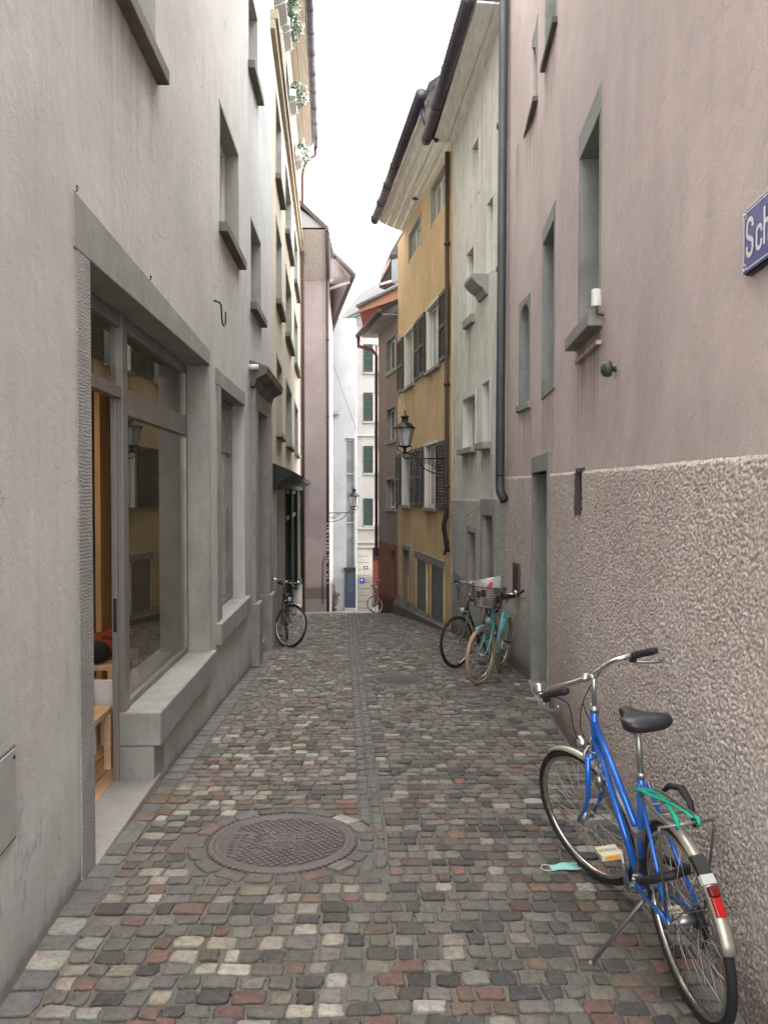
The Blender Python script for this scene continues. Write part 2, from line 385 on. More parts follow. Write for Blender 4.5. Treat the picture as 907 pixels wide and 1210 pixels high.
STAINS = []
def window(F, B, r, rec=.14, sur=None, sill=None, fr='frame_w', fw=.045, nx=2, nz=(), pane='pane', shut=None, name='window', opening=True, arch=False, curtain=False):
    a0, a1, z0, z1 = r
    e_ = .012 if sur else 0
    if opening: F.op.append((a0 - e_, a1 + e_, z0, z1 + e_, rec + .06))
    m = MB(); o0, o1 = -rec - .05, -rec
    F.box(m, a0, a0 + fw, z0, z1, o0, o1); F.box(m, a1 - fw, a1, z0, z1, o0, o1)
    F.box(m, a0 + fw, a1 - fw, z0, z0 + fw, o0, o1 - .002); F.box(m, a0 + fw, a1 - fw, z1 - fw, z1, o0, o1 - .002)
    for i in range(1, nx):
        x = a0 + (a1 - a0) * i / nx; F.box(m, x - fw * .7, x + fw * .7, z0 + fw, z1 - fw, o0 + .001, o1 + .008)
    for q in nz:
        z = z0 + (z1 - z0) * q
        for i in range(nx):
            x0 = a0 + (a1 - a0) * i / nx + fw; x1 = a0 + (a1 - a0) * (i + 1) / nx - fw
            F.box(m, x0, x1, z - fw * .35, z + fw * .35, o0 + .004, o1 - .006)
    w = m.build(name, fr, B, bevel=.004)
    p = MB(); F.box(p, a0 + .004, a1 - .004, z0 + .004, z1 - .004, o0 - .004, o0 + .02); p.build('pane', pane, w)
    if sur:
        sw, pr, smt = sur[:3]; th_ = sur[3] if len(sur) > 3 else sw * 1.15; m = MB(); q = -rec + .012
        F.box(m, a0 - sw, a0, z0 - (0 if sill else sw), z1, q, pr); F.box(m, a1, a1 + sw, z0 - (0 if sill else sw), z1, q, pr)
        F.box(m, a0 - sw, a1 + sw, z1, z1 + th_, q, pr + .002)
        if arch:
            n = 10; rad = (a1 - a0) / 2; cx = (a0 + a1) / 2; zc = z1 - rad * .75
            for sgn in (-1, 1):
                for i in range(n):
                    t0, t1 = PI / 2 * i / n, PI / 2 * (i + 1) / n
                    xa, xb = cx + sgn * rad * math.cos(t0), cx + sgn * rad * math.cos(t1); za, zb = zc + .75 * rad * math.sin(t0), zc + .75 * rad * math.sin(t1)
                    xs = sorted(((xa, za), (xb, zb)))
                    (xl, zl), (xr, zr) = xs
                    m.hexa([F.pt(xl, zl, pr - .001), F.pt(xr, zr, pr - .001), F.pt(xr, zr, q), F.pt(xl, zl, q), F.pt(xl, z1, pr - .001), F.pt(xr, z1, pr - .001), F.pt(xr, z1, q), F.pt(xl, z1, q)])
        m.build('surround', smt, w, bevel=.006)
    if sill:
        h, pr, smt, ex = sill; STAINS.append((F, F.pt(a0 - ex, 0).y, F.pt(a1 + ex, 0).y, z0 - h)); m = MB(); F.box(m, a0 - ex, a1 + ex, z0 - h, z0 + .004, -rec + .01, pr)
        m.build('sill', smt, w, bevel=.008)
    for s_ in (shut or []): shutter(F, w, *s_[:2], s_[2] if len(s_) > 2 else z0, s_[3] if len(s_) > 3 else z1, mat=s_[4] if len(s_) > 4 else 'shutter')
    return w

def lin(a, b, n): return [a + (b - a) * i / (n - 1) for i in range(n)]

def roof(B, F, a0, a1, z, over=.5, drop=0.0, soff='soffit', gut='gutter', th=.14, rise=.8, back=5.5, gr=.075, oz=0, glen=None, zs=0.0):
    # soffit board, tiled slab and gutter along the eave
    m = MB(); Z = lambda a: Vector((0, 0, zs * a)); nb = max(2, int(over / .2))
    for k in range(nb):
        q0, q1 = -.1 + (over + .1) * k / nb, -.1 + (over + .1) * (k + 1) / nb - .012
        p = [F.pt(a0, z, q1) + Z(a0), F.pt(a1, z, q1) + Z(a1), F.pt(a1, z, q0) + Z(a1), F.pt(a0, z, q0) + Z(a0)]
        m.hexa(p + [q + Vector((0, 0, .03)) for q in p])
    m.build('soffit', soff, B)
    m = MB(); zz = z + .035
    q = [F.pt(a0, zz + zs * a0, over + .01), F.pt(a1, zz + zs * a1, over + .01), F.pt(a1, zz + zs * a1 + rise * (back + over), -back), F.pt(a0, zz + zs * a0 + rise * (back + over), -back)]
    m.hexa(q + [v + Vector((0, 0, th)) for v in q]); rf = m.build('roof', 'tiles', B)
    g = MB(); g0, g1 = glen or (a0 - .05, a1 + .05)
    g.tube([F.pt(a, z + zs * a + .05, over + gr + .015) for a in lin(g0, g1, 3)], gr, 14); 
    for k in range(int((g1 - g0) / .9) + 1):
        a = g0 + .1 + k * .9; g.tube([F.pt(a, z + zs * a + .05, over + gr + .015), F.pt(a + .03, z + zs * (a + .03) + .05, over + gr + .015)], gr + .006, 14)
    g.build('gutter', gut, rf); return rf
#PART2
# ================================================================== STREET
def interp(tab, y):
    for (a, xa), (b, xb) in zip(tab, tab[1:]):
        if y <= b: return xa + (xb - xa) * (y - a) / (b - a)
    return tab[-1][1]
LE = [(-2, -.93), (2.825, -1.433), (3.93, -1.546), (12.8, -1.86), (24.7, -2.68), (25.4, -2.72), (25.5, -1.9), (31, -2.05), (33, -2.05)]
RE = [(-2, .99), (2.775, 1.324), (9.3, 1.775), (10.7, 1.70), (14.3, 1.26), (20.1, .36), (22.5, -.16), (22.6, 1.5), (33, 1.5)]
CE = [(-2, .05), (1, .0), (3, -.03), (4.4, -.06), (6.5, -.17), (9, -.30), (12.5, -.50), (20, -.85), (25, -1.12), (33, -1.4)]
MH = [(-.583, 4.39, .41, .545), (.18, 9.31, .33, .35), (.943, 8.0, .13, .15)]

ys = [-25, -8, -2, 0, 2, 4, 6, 8, 10, 12.1, 13.2, 14.3, 15.6, 17, 18.5, 20.1, 22.5, 25, 27.5, 30, 34, 60, 120, 300]
m = MB()
for a, b in zip(ys, ys[1:]): m.quad((-200, a, gz(a) - .05), (200, a, gz(a) - .05), (200, b, gz(b) - .05), (-200, b, gz(b) - .05))
m.build('ground', 'concrete', kind='structure')
m = MB(); yy = [-2 + .5 * i for i in range(71)]
for a, b in zip(yy, yy[1:]): m.quad((interp(LE, a) - .6, a, gz(a) - .0095), (interp(RE, a) + .6, a, gz(a) - .0095), (interp(RE, b) + .6, b, gz(b) - .0095), (interp(LE, b) - .6, b, gz(b) - .0095))
m.build('street_bedding', 'grout', kind='structure')

def stone_col(x, y):
    xc = interp(CE, y); r = random.random(); g = random.uniform(.75, 1.3)
    if x < xc:
        near = y < 7.0
        wr, wc, wd = (.15, .22, .12) if near else (.10, .09, .16)
    else: wr, wc, wd = (.13, .06, .26) if y < 6.5 else (.03, .05, .28)
    if r < wr: c = random.choice([(.18, .098, .08), (.155, .092, .078), (.19, .12, .10), (.145, .092, .078), (.19, .13, .09)])
    elif r < wr + wc: c = random.choice([(.31, .285, .24), (.35, .34, .315), (.27, .245, .20), (.38, .365, .33)])
    elif r < wr + wc + wd: c = random.choice([(.06, .058, .054), (.075, .07, .064), (.055, .056, .058)])
    else: c = random.choice([(.15, .143, .13), (.175, .166, .15), (.125, .12, .112), (.16, .145, .122), (.135, .128, .105), (.19, .182, .17)])
    g *= .95 + (.22 * max(0, noise.noise(Vector((x * .6, y * .25, 3)))) if x < xc else 0)
    g *= 1.05
    return (c[0] * g * 1.03, c[1] * g * .985, c[2] * g * .93)

SV, SF, SC = [], [], []
def sett(x0, x1, y0, y1, col=None, rot=None, n_c=3, gap=.0058):
    cx, cy = (x0 + x1) / 2, (y0 + y1) / 2; col = col or stone_col(cx, cy)
    near = cy < 9
    rad = min(x1 - x0, y1 - y0) * random.uniform(.1, .26); g = gap * random.uniform(.5, 1.5); out = []
    j = .008
    cor = [(x0 + g, y0 + g), (x1 - g, y0 + g), (x1 - g, y1 - g), (x0 + g, y1 - g)]
    cor = [(a + random.uniform(-j, j), b + random.uniform(-j, j)) for a, b in cor]
    for i in range(4):
        p, c, q = Vector(cor[i - 1]), Vector(cor[i]), Vector(cor[(i + 1) % 4])
        e0 = c + (p - c).normalized() * rad; e1 = c + (q - c).normalized() * rad; mid = (e0 + e1) / 2 * .35 + c * .65
        if near:
            out += [e0, mid, e1, (c + q) / 2 + Vector((random.uniform(-.006, .006), random.uniform(-.006, .006)))]
        else: out += [e0, e1]
    ctr = Vector((cx, cy)); dz = random.gauss(0, .0022); tx, ty = random.gauss(0, .02), random.gauss(0, .02)
    if rot:
        ca, sa = math.cos(rot[2]), math.sin(rot[2]); out = [Vector((rot[0] + p.x * ca - p.y * sa, rot[1] + p.x * sa + p.y * ca)) for p in out]
        ctr = Vector((rot[0] + cx * ca - cy * sa, rot[1] + cx * sa + cy * ca))
    else:
        for hx, hy, hr, hR in MH:
            if (ctr - Vector((hx, hy))).length < hR + .01: return
            nw = []
            for p in out:
                d = p - Vector((hx, hy)); L = d.length
                nw.append(Vector((hx, hy)) + d * (hR / L) if L < hR else p)
            out = nw
    b = len(SV); n = len(out); prof = [(1, -.03), (1, -.007), (.955, -.0015), (.78, .0005), ] if near else [(1, -.03), (.97, -.004), (.75, 0)]
    for k, z in prof:
        for p in out:
            q = ctr + (p - ctr) * k; zz = z + dz + (q.x - ctr.x) * tx + (q.y - ctr.y) * ty + (random.gauss(0, .0014) if k < 1 else 0)
            SV.append((q.x, q.y, gz(q.y) + zz)); SC.append(tuple(u_ * (1 if k < .9 else .66 if k > .97 else .9) * random.uniform(.85, 1.15) for u_ in col))
    SV.append((ctr.x, ctr.y, gz(ctr.y) + dz + .0015)); SC.append(col)
    for r in range(len(prof) - 1):
        for k in range(n): SF.append((b + r * n + k, b + r * n + (k + 1) % n, b + (r + 1) * n + (k + 1) % n, b + (r + 1) * n + k))
    t = b + (len(prof) - 1) * n
    for k in range(n): SF.append((t + k, t + (k + 1) % n, b + len(prof) * n))

y = .9; ri = 0
while y < 32.5:
    h = random.uniform(.084, .108); xl, xr, xc = interp(LE, y), interp(RE, y), interp(CE, y)
    ph = random.uniform(0, 6)
    def run(a, b, side):
        x = a
        while x < b - .03:
            w = random.choice([random.uniform(.075, .115), random.uniform(.08, .115), random.uniform(.105, .15)])
            if b - x - w < .06: w = b - x
            dy = .018 * math.sin(x * 1.9 + y * .15) + .006 * math.sin(x * 9 + y * 3)
            sett(x, x + w, y + dy, y + h + dy + random.uniform(-.004, .004)); x += w
    if y < 3.9: run(xl + .15, xr - .03, 0)
    else: run(xl + .15, xc - .075, 0); run(xc + .075, xr - .03, 1)
    y += h; ri += 1
y = 4.0
while y < 32.5:     # the grey gutter course down the middle and the edge course along the left wall
    L = random.uniform(.1, .17); xc = interp(CE, y + L / 2); g = random.uniform(.8, 1.15)
    c = (.15 * g, .147 * g, .14 * g)
    sett(xc - .07, xc - .002, y, y + L, c, gap=.0045); sett(xc + .002, xc + .07, y + .03, y + L + .03, tuple(q * random.uniform(.85, 1.1) for q in c), gap=.0045)
    y += L
y = .9
while y < 24:
    L = random.uniform(.11, .2); xl = interp(LE, y + L / 2); g = random.uniform(.8, 1.25)
    sett(xl - .04, xl + .145, y, y + L, (.155 * g, .15 * g, .14 * g) if random.random() < .75 else None, gap=.004); y += L
a = 0
while a < 2 * PI - .1:
    w = random.uniform(.12, .2) / .48; w = min(w, 2 * PI - a)
    sett(-w * .24 + .0, w * .24, -.05, .05, None if random.random() < .5 else (.13, .125, .115), rot=(-.583 + .485 * math.cos(a + w / 2), 4.39 + .485 * math.sin(a + w / 2), a + w / 2 + PI / 2)); a += w
me = bpy.data.meshes.new('cobbled_street'); me.from_pydata(SV, [], SF); me.update()
ca = me.color_attributes.new('Col', 'FLOAT_COLOR', 'POINT'); ca.data.foreach_set('color', [q for c in SC for q in (*c, 1)])
me.polygons.foreach_set('use_smooth', [True] * len(SF)); me.materials.append(M_['sett'])
o = bpy.data.objects.new('cobbled_street', me); COL.objects.link(o); o['kind'] = 'structure'

M_['castiron'] = paint('cast_iron_lid', (.13, .112, .105), .6, .35, wear=.35, grain=.001)
M_['castdark'] = paint('cast_iron_grooves', (.018, .015, .013), .8)
def manhole(cx, cy, r, label, pitch=.034, detail=True):
    z = gz(cy); sl = (gz(cy + .3) - gz(cy - .3)) / .6
    t = thing('manhole_cover', label, 'manhole cover', (cx, cy, z), rot=(math.atan(sl), 0, 0))
    m = MB(); m.lathe([(r + .012, -.03), (r + .012, .001), (r - .004, .003), (r - .010, -.001), (r - .018, -.001), (r - .022, .0035), (r - .05, .0035), (r - .053, -.001)], 72)
    if detail:
        for k in range(72):
            an = 2 * PI * k / 72; M = Matrix.Translation((math.cos(an) * (r + .014), math.sin(an) * (r + .014), 0)) @ Matrix.Rotation(an, 4, 'Z'); m.box(-.007, .008, -.009, .009, -.02, .002, M)
    m.build('rim', 'castiron', t, world=False)
    m = MB(); m.lathe([(r - .05, -.03), (r - .05, -.004), (0.001, -.004)], 48); m.build('plate', 'castdark', t, world=False)
    holes = []
    if detail:
        for k in range(4):
            an = PI / 4 + PI / 2 * k; holes += [(.135 * math.cos(an) * 1.15, .19 * math.sin(an) * 1.15), (.12 * math.cos(an) * 1.2, .065 * math.sin(an) * 1.15)]
        holes += [(-.2, 0), (.2, 0), (0, .1), (0, -.1), (0, 0)]
    m = MB(); n = int(r / pitch) + 1; Rm = Matrix.Rotation(R(38), 4, 'Z')
    for i in range(-n, n + 1):
        for j in range(-n, n + 1):
            p = Rm @ Vector(((i + .5) * pitch, (j + .5) * pitch, 0))
            if p.length > r - .068 or any((p - Vector((*h, 0))).length < .038 for h in holes) or (detail and p.length < .1) or (detail and p.x < -.16 and -.26 < p.y < .14 and p.x < -.19 + p.y * .2): continue
            s_ = pitch * .37; M = Matrix.Translation(p) @ Rm; m.box(-s_, s_, -s_, s_, -.004, .0045, M)
    for hx, hy in holes:
        m.lathe([(.030, -.002), (.030, .0036), (.0215, .0036), (.0215, -.002)], 20, (hx, hy, 0))
    if detail:
        for rr in (.055, .08):
            for k in range(8):
                an0 = k * PI / 4 + .12; m.tube([(rr * math.cos(an0 + q * .09), rr * math.sin(an0 + q * .09), 0) for q in range(6)], .0045, 6)
    m.build('raised_pattern', 'castiron', t, world=False)
    if holes:
        m = MB()
        for hx, hy in holes: m.lathe([(.0215, -.004), (.0215, -.003), (.001, -.003)], 18, (hx, hy, 0))
        m.build('hole', 'dark', t, world=False)
    if detail:
        m = MB()   # worn cast rows, too worn to read
        for row in range(2):
            for k in range(8):
                x = -.30 + row * .05 + abs(k - 4) * .004; yq = -.22 + k * .042
                m.box(x, x + .032, yq, yq + .007, -.002, .0035); m.box(x + random.choice([0, .013, .025]), x + random.choice([.006, .02, .031]), yq, yq + random.uniform(.018, .028), -.002, .0035)
        m.build('worn_relief', 'castiron', t, world=False)
    return t
manhole(-.583, 4.39, .41, 'large round cast iron manhole cover with grid pattern and holes, nearest in the lane')
manhole(.18, 9.31, .33, 'smaller round iron cover further up the lane right of the centre gutter', detail=False)
manhole(.943, 8.0, .13, 'very small round iron lid in the setts before the turquoise bicycle', pitch=.026, detail=False)
M_['leaf'] = paint('dry_leaf', (.45, .2, .05), .7)
m = MB(); p0 = Vector((-.42, 4.62, gz(4.62) + .008)); m.add([p0, p0 + Vector((.012, .008, .006)), p0 + Vector((.03, .0, .002)), p0 + Vector((.014, -.012, .007))], [(0, 1, 2), (0, 2, 3)])
tag(m.build('fallen_leaf', 'leaf'), 'tiny orange dry leaf lying on the large manhole cover', 'leaf')

# ================================================================== LEFT GREY BUILDING (shop)
Z0 = -6.5
J = (-1.546, 3.93)
FA = Fac((-1.03, -1.0), J)
d1 = Vector((-1.86 + 1.546, 12.8 - 3.93, 0))
yb = 9.72; FB = Fac(J, (J[0] - .0354 * (yb - J[1]), yb))
FC = Fac((J[0] - .0354 * (yb - J[1]), yb), (-1.86, 12.8))
B = thing('grey_plaster_house', 'grey plastered building at left with a shop front and wooden interior', 'building', (-1.5, 4, gz(4)))
# shop opening
s_far = FB.sz(247, 583)[0]; s_jin = FB.sz(107, 583)[0]; z_lin = FB.sz(107, 305)[1]; zst = -2.0
zsill = FB.sz(189, 842, .05)[1]; s_bench = FB.sz(189, 842, .05)[0]
lint_t = FB.sz(88, 228)[1]; lint_t2 = FB.sz(246, 415)[1]; lint_b = FB.sz(247, 437)[1]
z_lin = (FB.sz(88, 284)[1] + lint_b) / 2; lint_t = (lint_t + lint_t2) / 2
REC = .2
FB.op.append((s_jin - .02, s_far, zst, z_lin + .03, REC + .02))
a, b, c, d = FB.rect(261, 289, (289, 480), (289, 706)); w2 = (a, b, c, d)
FB.op.append((a - .012, b + .0, c - .03, d + .02, .2))
# upper windows
FB_up = FB.rect(135, 186, (186, -60), (200, 118))
def surl(F, w, **k): return window(F, B, w, **k)
window(FB, B, FB.rect(96, 186, (186, -140), (196, 105)), rec=.16, sur=(.03, .004, 'stone_l'), sill=(.10, .085, 'stone_d', .09), nx=2, pane='pane_b')
window(FB, B, FB.rect(262, 283, (262, 130), (262, 268)), rec=.16, sur=(.035, .004, 'stone_l'), sill=(.10, .09, 'stone_d', .08), nx=2, pane='pane_b')
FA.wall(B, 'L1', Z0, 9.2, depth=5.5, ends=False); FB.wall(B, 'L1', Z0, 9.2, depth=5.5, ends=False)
m = MB()   # stone surround of the shop
FB.box(m, -.06, s_jin, Z0, z_lin, -REC, .012); m.build('pilaster', 'chisel', B, bevel=.006)
m = MB(); la, lb = -.10, s_far + .03; ta, tb = FB.sz(88, 228)[1], FB.sz(247, 415)[1]
m.hexa([FB.pt(la, z_lin, .014), FB.pt(lb, z_lin, .014), FB.pt(lb, z_lin, -REC), FB.pt(la, z_lin, -REC), FB.pt(la, ta, .014), FB.pt(lb, tb, .014), FB.pt(lb, tb, -REC), FB.pt(la, ta, -REC)]); m.build('lintel', 'stone', B, bevel=.005)
m = MB(); FB.box(m, s_far - .012, s_far + .03, zsill, z_lin - .002, -REC, .01); m.build('pilaster', 'stone', B, bevel=.005)
m = MB(); FB.box(m, s_bench, s_far + .06, zsill - .235, zsill, -REC - .05, .055); sb = m.build('shop_sill', 'stone', B, bevel=.012)
m = MB(); FB.box(m, s_bench + .004, s_bench + .30, zst, zsill - .238, -REC - .05, .006); m.build('sill_block', 'stone', B, bevel=.012)
m = MB(); FB.box(m, s_bench + .31, s_far, Z0, zsill - .236, -.15, .001); m.build('plinth', 'L1', B)
m = MB(); FB.box(m, s_jin, s_bench + .14, Z0, zst + .02, -REC - .07, .02); m.build('threshold', 'stone', B, bevel=.01)
# metal frame
o0, o1 = -REC - .06, -REC
s_m0, s_m1 = FB.sz(144, 583, -REC)[0], FB.sz(150, 583, -REC)[0]; s_n = FB.sz(222.5, 583, -REC)[0]
s_e = s_far
tr_b = FB.sz(148, 490, -REC)[1]; tr_t = FB.sz(148, 459, -REC)[1]; dtr_t = tr_t; dtr_b = FB.sz(141, 470, -REC)[1]
m = MB()
FB.box(m, s_m0, s_m1, zst, z_lin, o1 - .035, o1 + .012)
FB.box(m, s_jin, s_jin + .05, dtr_b, z_lin, o0, o1); FB.box(m, s_e - .055, s_e - .012, zsill, z_lin, o0, o1)
FB.box(m, s_m1, s_e - .055, tr_b, tr_t, o0, o1 + .006); FB.box(m, s_jin + .05, s_m0, dtr_b, dtr_t, o0, o1 + .006)
FB.box(m, s_jin + .05, s_m0, z_lin - .09, z_lin, o0, o1); FB.box(m, s_m1, s_e - .055, z_lin - .09, z_lin, o0, o1)
FB.box(m, s_m1, s_e - .055, zsill, zsill + .05, o0, o1); FB.box(m, s_m1, s_m1 + .03, zsill + .05, tr_b, o0, o1)
fr = m.build('shop_window', 'shopframe', B, bevel=.004)
for q in ((s_m1 + .03, s_e - .055, zsill + .05, tr_b), (s_m1, s_e - .055, tr_t, z_lin - .09), (s_jin + .05, s_m0, dtr_t, z_lin - .09)):
    m = MB(); m.quad(FB.pt(q[0], q[2], -REC - .03), FB.pt(q[1], q[2], -REC - .03), FB.pt(q[1], q[3], -REC - .03), FB.pt(q[0], q[3], -REC - .03)); m.build('pane', 'glass', fr)
# sliding door leaf stile beside the mullion
m = MB(); FB.box(m, s_m0 - .03, s_m0 - .006, zst + .02, dtr_b, o0 - .005, o1 - .025); dr = m.build('door', 'shopframe', B, bevel=.004)
m = MB(); FB.box(m, s_m0 - .034, s_m0 - .028, -.95, -.72, o1 - .055, o1 - .03); FB.box(m, s_m0 - .05, s_m0 - .03, -.9, -.87, o1 - .05, o1 - .035); m.build('lock_plate', 'black', dr, bevel=.003)
# window 2
a, b, c, d = w2
m = MB(); FB.box(m, a - .3, b + .02, d, FB.sz(288, 464)[1], -.16, .012); FB.box(m, a - .24, a, c, d - .002, -.16, .01); 
m.build('surround', 'stone', B, bevel=.005)
m = MB(); FB.box(m, a - .3, b + .16, c - .22, c, -.2, .055); m.build('sill', 'stone_l', B, bevel=.012)
zt2 = FB.sz(276, 530, -.16)[1]
m = MB(); FB.box(m, a, a + .05, c, d, -.2, -.15); FB.box(m, b - .05, b, c, d, -.2, -.15); FB.box(m, a + .05, b - .05, zt2 - .09, zt2 + .09, -.2, -.152); FB.box(m, a + .05, b - .05, c, c + .05, -.2, -.152); FB.box(m, a + .05, b - .05, d - .06, d, -.2, -.152)
w = m.build('window', 'shopframe', B, bevel=.004); m = MB(); FB.box(m, a + .02, b - .02, c, d, -.215, -.19); m.build('pane', pane_mat('blind_behind_glass', (.20, .155, .135), .12), w)
# dust line / roof
FB.L and roof(B, FB, -3, FB.L, 9.2, over=.12, gr=.05)
# wall furniture
t = thing('wall_hook', 'bent S-shaped iron hook on the grey wall above the shop window', 'hook', FB.pt(FB.sz(262, 365)[0], FB.sz(262, 365)[1]))
hs, hz = FB.sz(254, 357); m = MB(); pts = [FB.pt(hs - .06, hz, .0), FB.pt(hs - .0, hz, .04), FB.pt(hs + .06, hz - .01, .05), FB.pt(hs + .09, hz - .08, .05)]
pts += [FB.pt(hs + .21 - .115 * math.cos(q), hz - .11 - .08 * math.sin(q), .05) for q in lin(0, PI, 8)] + [FB.pt(hs + .335, hz - .02, .05)]
m.tube(pts, .009, 8); m.build('hook', 'iron', t)
t = thing('wall_hatch', 'flush grey metal meter hatch low on the left wall', 'hatch', FA.pt(FA.sz(5, 940)[0], FA.sz(5, 940)[1]))
h0, h1 = FA.sz(-28, 940)[0], FA.sz(17, 940)[0]; hz0, hz1 = FA.sz(17, 990)[1], FA.sz(15, 880)[1]
m = MB(); FA.box(m, h0, h1, hz0, hz1, -.01, .008); m.build('frame', 'stone_d', t, bevel=.003)
M_['hatch'] = paint('hatch_paint', (.36, .35, .335), .5)
m = MB(); FA.box(m, h0 + .012, h1 - .012, hz0 + .012, hz1 - .012, -.01, .012); m.build('door', 'hatch', t, bevel=.002)
m = MB(); m.lathe([(0.001, .014), (.008, .014), (.008, 0)], 12, M=Matrix.Translation(FA.pt(h1 - .035, hz1 - .04, .004)) @ FA.n.to_track_quat('Z', 'Y').to_matrix().to_4x4()); m.build('latch', 'black', t)
for px, py in ((87, 222), (175, 328)):
    s_, z_ = FB.sz(px, py); t = MB(); t.tube([FB.pt(s_ + .013 * math.cos(q), z_ + .013 * math.sin(q), .02) for q in lin(0, 5.5, 10)], .0028, 6); t.tube([FB.pt(s_, z_ - .013, .02), FB.pt(s_, z_ - .02, -.005)], .0028, 6)
    tag(t.build('wall_eyelet', 'iron'), 'small iron eyelet above the shop lintel at its ' + ('near corner' if px < 100 else 'middle'), 'eyelet', 'eyelets above the shop lintel')

# ---- shop interior (a real room behind the opening)
S = thing('shop_room', 'warm wooden shop interior seen through the open door', 'room', FB.pt(1.5, zst, -1.5))
def rb(name, a0, a1, z0, z1, p0, p1, mat, par=S, bev=0): m = MB(); FB.box(m, a0, a1, z0, z1, p0, p1); return m.build(name, mat, par, bevel=bev)
rb('floor', -.6, 4.4, zst - .05, zst + .012, -4.5, -REC - .07, 'woodfloor')
rb('back_panel', -.6, 4.4, zst, 1.3, -4.6, -4.5, 'stone_d'); rb('ceiling', -.6, 4.4, 1.25, 1.35, -4.5, -REC - .1, 'stone_d')
rb('side_panel', -.7, -.6, zst, 1.3, -4.5, -REC - .1, 'stone_d'); rb('side_panel', 4.4, 4.5, zst, 1.3, -4.5, -REC - .1, 'stone_d')
rb('partition', 3.34, 3.62, zst, 1.25, -1.05, -1.0, 'woodwarm')
rb('curtain', 3.85, 4.25, -.5, .9, -1.45, -1.4, 'white')
m = MB(); FB.box(m, 1.9, 2.5, .55, .6, -3.0, -2.9); lm = m.build('lamp_tube', emis('shop_lamp_glow', (1, .72, .35), 9), S)
def table(a0, a1, p0, p1, z, label):
    t = thing('shop_table', label, 'table', FB.pt((a0 + a1) / 2, zst, (p0 + p1) / 2)); rb('table_top', a0, a1, z - .04, z, p0, p1, 'woodpale', t, .004)
    for q in (a0, a1 - .05):
        for w in (p0, p1 - .05): rb('leg', q, q + .05, zst + .005, z - .04, w, w + .05, 'woodpale', t, .004)
table(1.95, 2.6, -1.2, -.45, -1.32, 'pale birch table with dark clothing on it inside the shop'); table(1.1, 1.62, -.95, -.36, -1.54, 'low pale birch bench table just inside the shop door')
t = thing('pile_of_clothes', 'pile of red knitted clothes on a table inside the shop window', 'clothes', FB.pt(2.3, -1.3, -.6))
M_['redcloth'] = paint('red_wool', (.17, .03, .018), .95, wear=.6, grain=.004); M_['darkcloth'] = paint('dark_wool', (.015, .015, .02), .95, grain=.004)
def blob(m, c, r3, seed=0):
    rings = []
    for i in range(9):
        ph = -PI / 2 + PI * i / 8; rings.append([Vector((c[0] + r3[0] * math.cos(ph) * math.cos(t_) * (1 + .25 * noise.noise(Vector((math.cos(t_) * 2, math.sin(t_) * 2 + seed, ph * 2)))), c[1] + r3[1] * math.cos(ph) * math.sin(t_) * (1 + .25 * noise.noise(Vector((math.cos(t_), math.sin(t_) * 2, ph * 2 + seed)))), c[2] + r3[2] * math.sin(ph))) for t_ in lin(0, 2 * PI, 17)[:-1]])
    return m.loft(rings)
m = MB()
for k, (q, w, h) in enumerate(((2.2, -.62, .0), (2.45, -.7, .02), (2.4, -.55, .07))): blob(m, FB.pt(q, -1.24 + h, w), (.13, .15, .07), k)
m.build('red_garment', 'redcloth', t); m = MB(); blob(m, FB.pt(2.03, -1.23, -.6), (.09, .09, .09), 5); m.build('dark_garment', 'darkcloth', t)
t = thing('shop_stool', 'cream slatted stool just inside the open shop door', 'stool', FB.pt(1.4, zst, -.5))
for q in (1.74, 1.93):
    for w_ in (-.32, -.52): rb('leg', q, q + .025, zst + .07, -1.5, w_ - .03, w_, 'white', t, .004)
rb('seat', 1.72, 1.98, -1.66, -1.63, -.56, -.28, 'woodpale', t, .005)
rb('backrest', 1.74, 1.76, -1.6, -1.38, -.55, -.30, 'white', t, .005)
for q in (1.75, 1.94): m = MB(); m.tube([FB.pt(q, zst + .04, -.31), FB.pt(q + .025, zst + .04, -.31)], .028, 12); m.build('castor', 'black', t)
L = bpy.data.lights.new('shop_lamp', 'AREA'); L.energy = 32; L.color = (1, .76, .50); L.size = 1.6; lo = bpy.data.objects.new('shop_lamp', L); COL.objects.link(lo); lo.location = FB.pt(1.6, 1.15, -1.6); lo.parent = S; lo.location -= S.location

# ================================================================== LEFT LIGHT GREY HOUSE WITH HOODED DOOR
B = thing('light_grey_house', 'pale grey house with a hooded stone doorway beside the shop', 'building', (-1.8, 11, gz(11)))
a, b, c, d = FC.rect(300.5, 313, (300.5, 484), (300.5, 520)); dz0 = gz(11) + .12
FC.op.append((a - .01, b + .01, dz0, d + .01, .22))
window(FC, B, FC.rect(297.5, 309, (297.5, 262), (297.5, 359)), rec=.16, sur=(.03, .004, 'stone_l'), sill=(.10, .09, 'stone_d', .06), nx=2, pane='pane_b')
window(FC, B, FC.rect(296, 306, (294.5, -20), (294.5, 76)), rec=.16, sur=(.03, .004, 'stone_l'), sill=(.10, .09, 'stone_d', .06), nx=2, pane='pane_b')
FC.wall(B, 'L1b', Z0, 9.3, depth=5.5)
m = MB(); FC.box(m, a, b, dz0, d, -.26, -.2); dr = m.build('door', 'bluegrey', B)
m = MB()
for q in (0, 1): FC.box(m, a + .1 + q * (b - a) / 2, a + (b - a) / 2 - .06 + q * (b - a) / 2, dz0 + .2, d - .5, -.2, -.185)
m.build('door_panel', 'verge', dr)
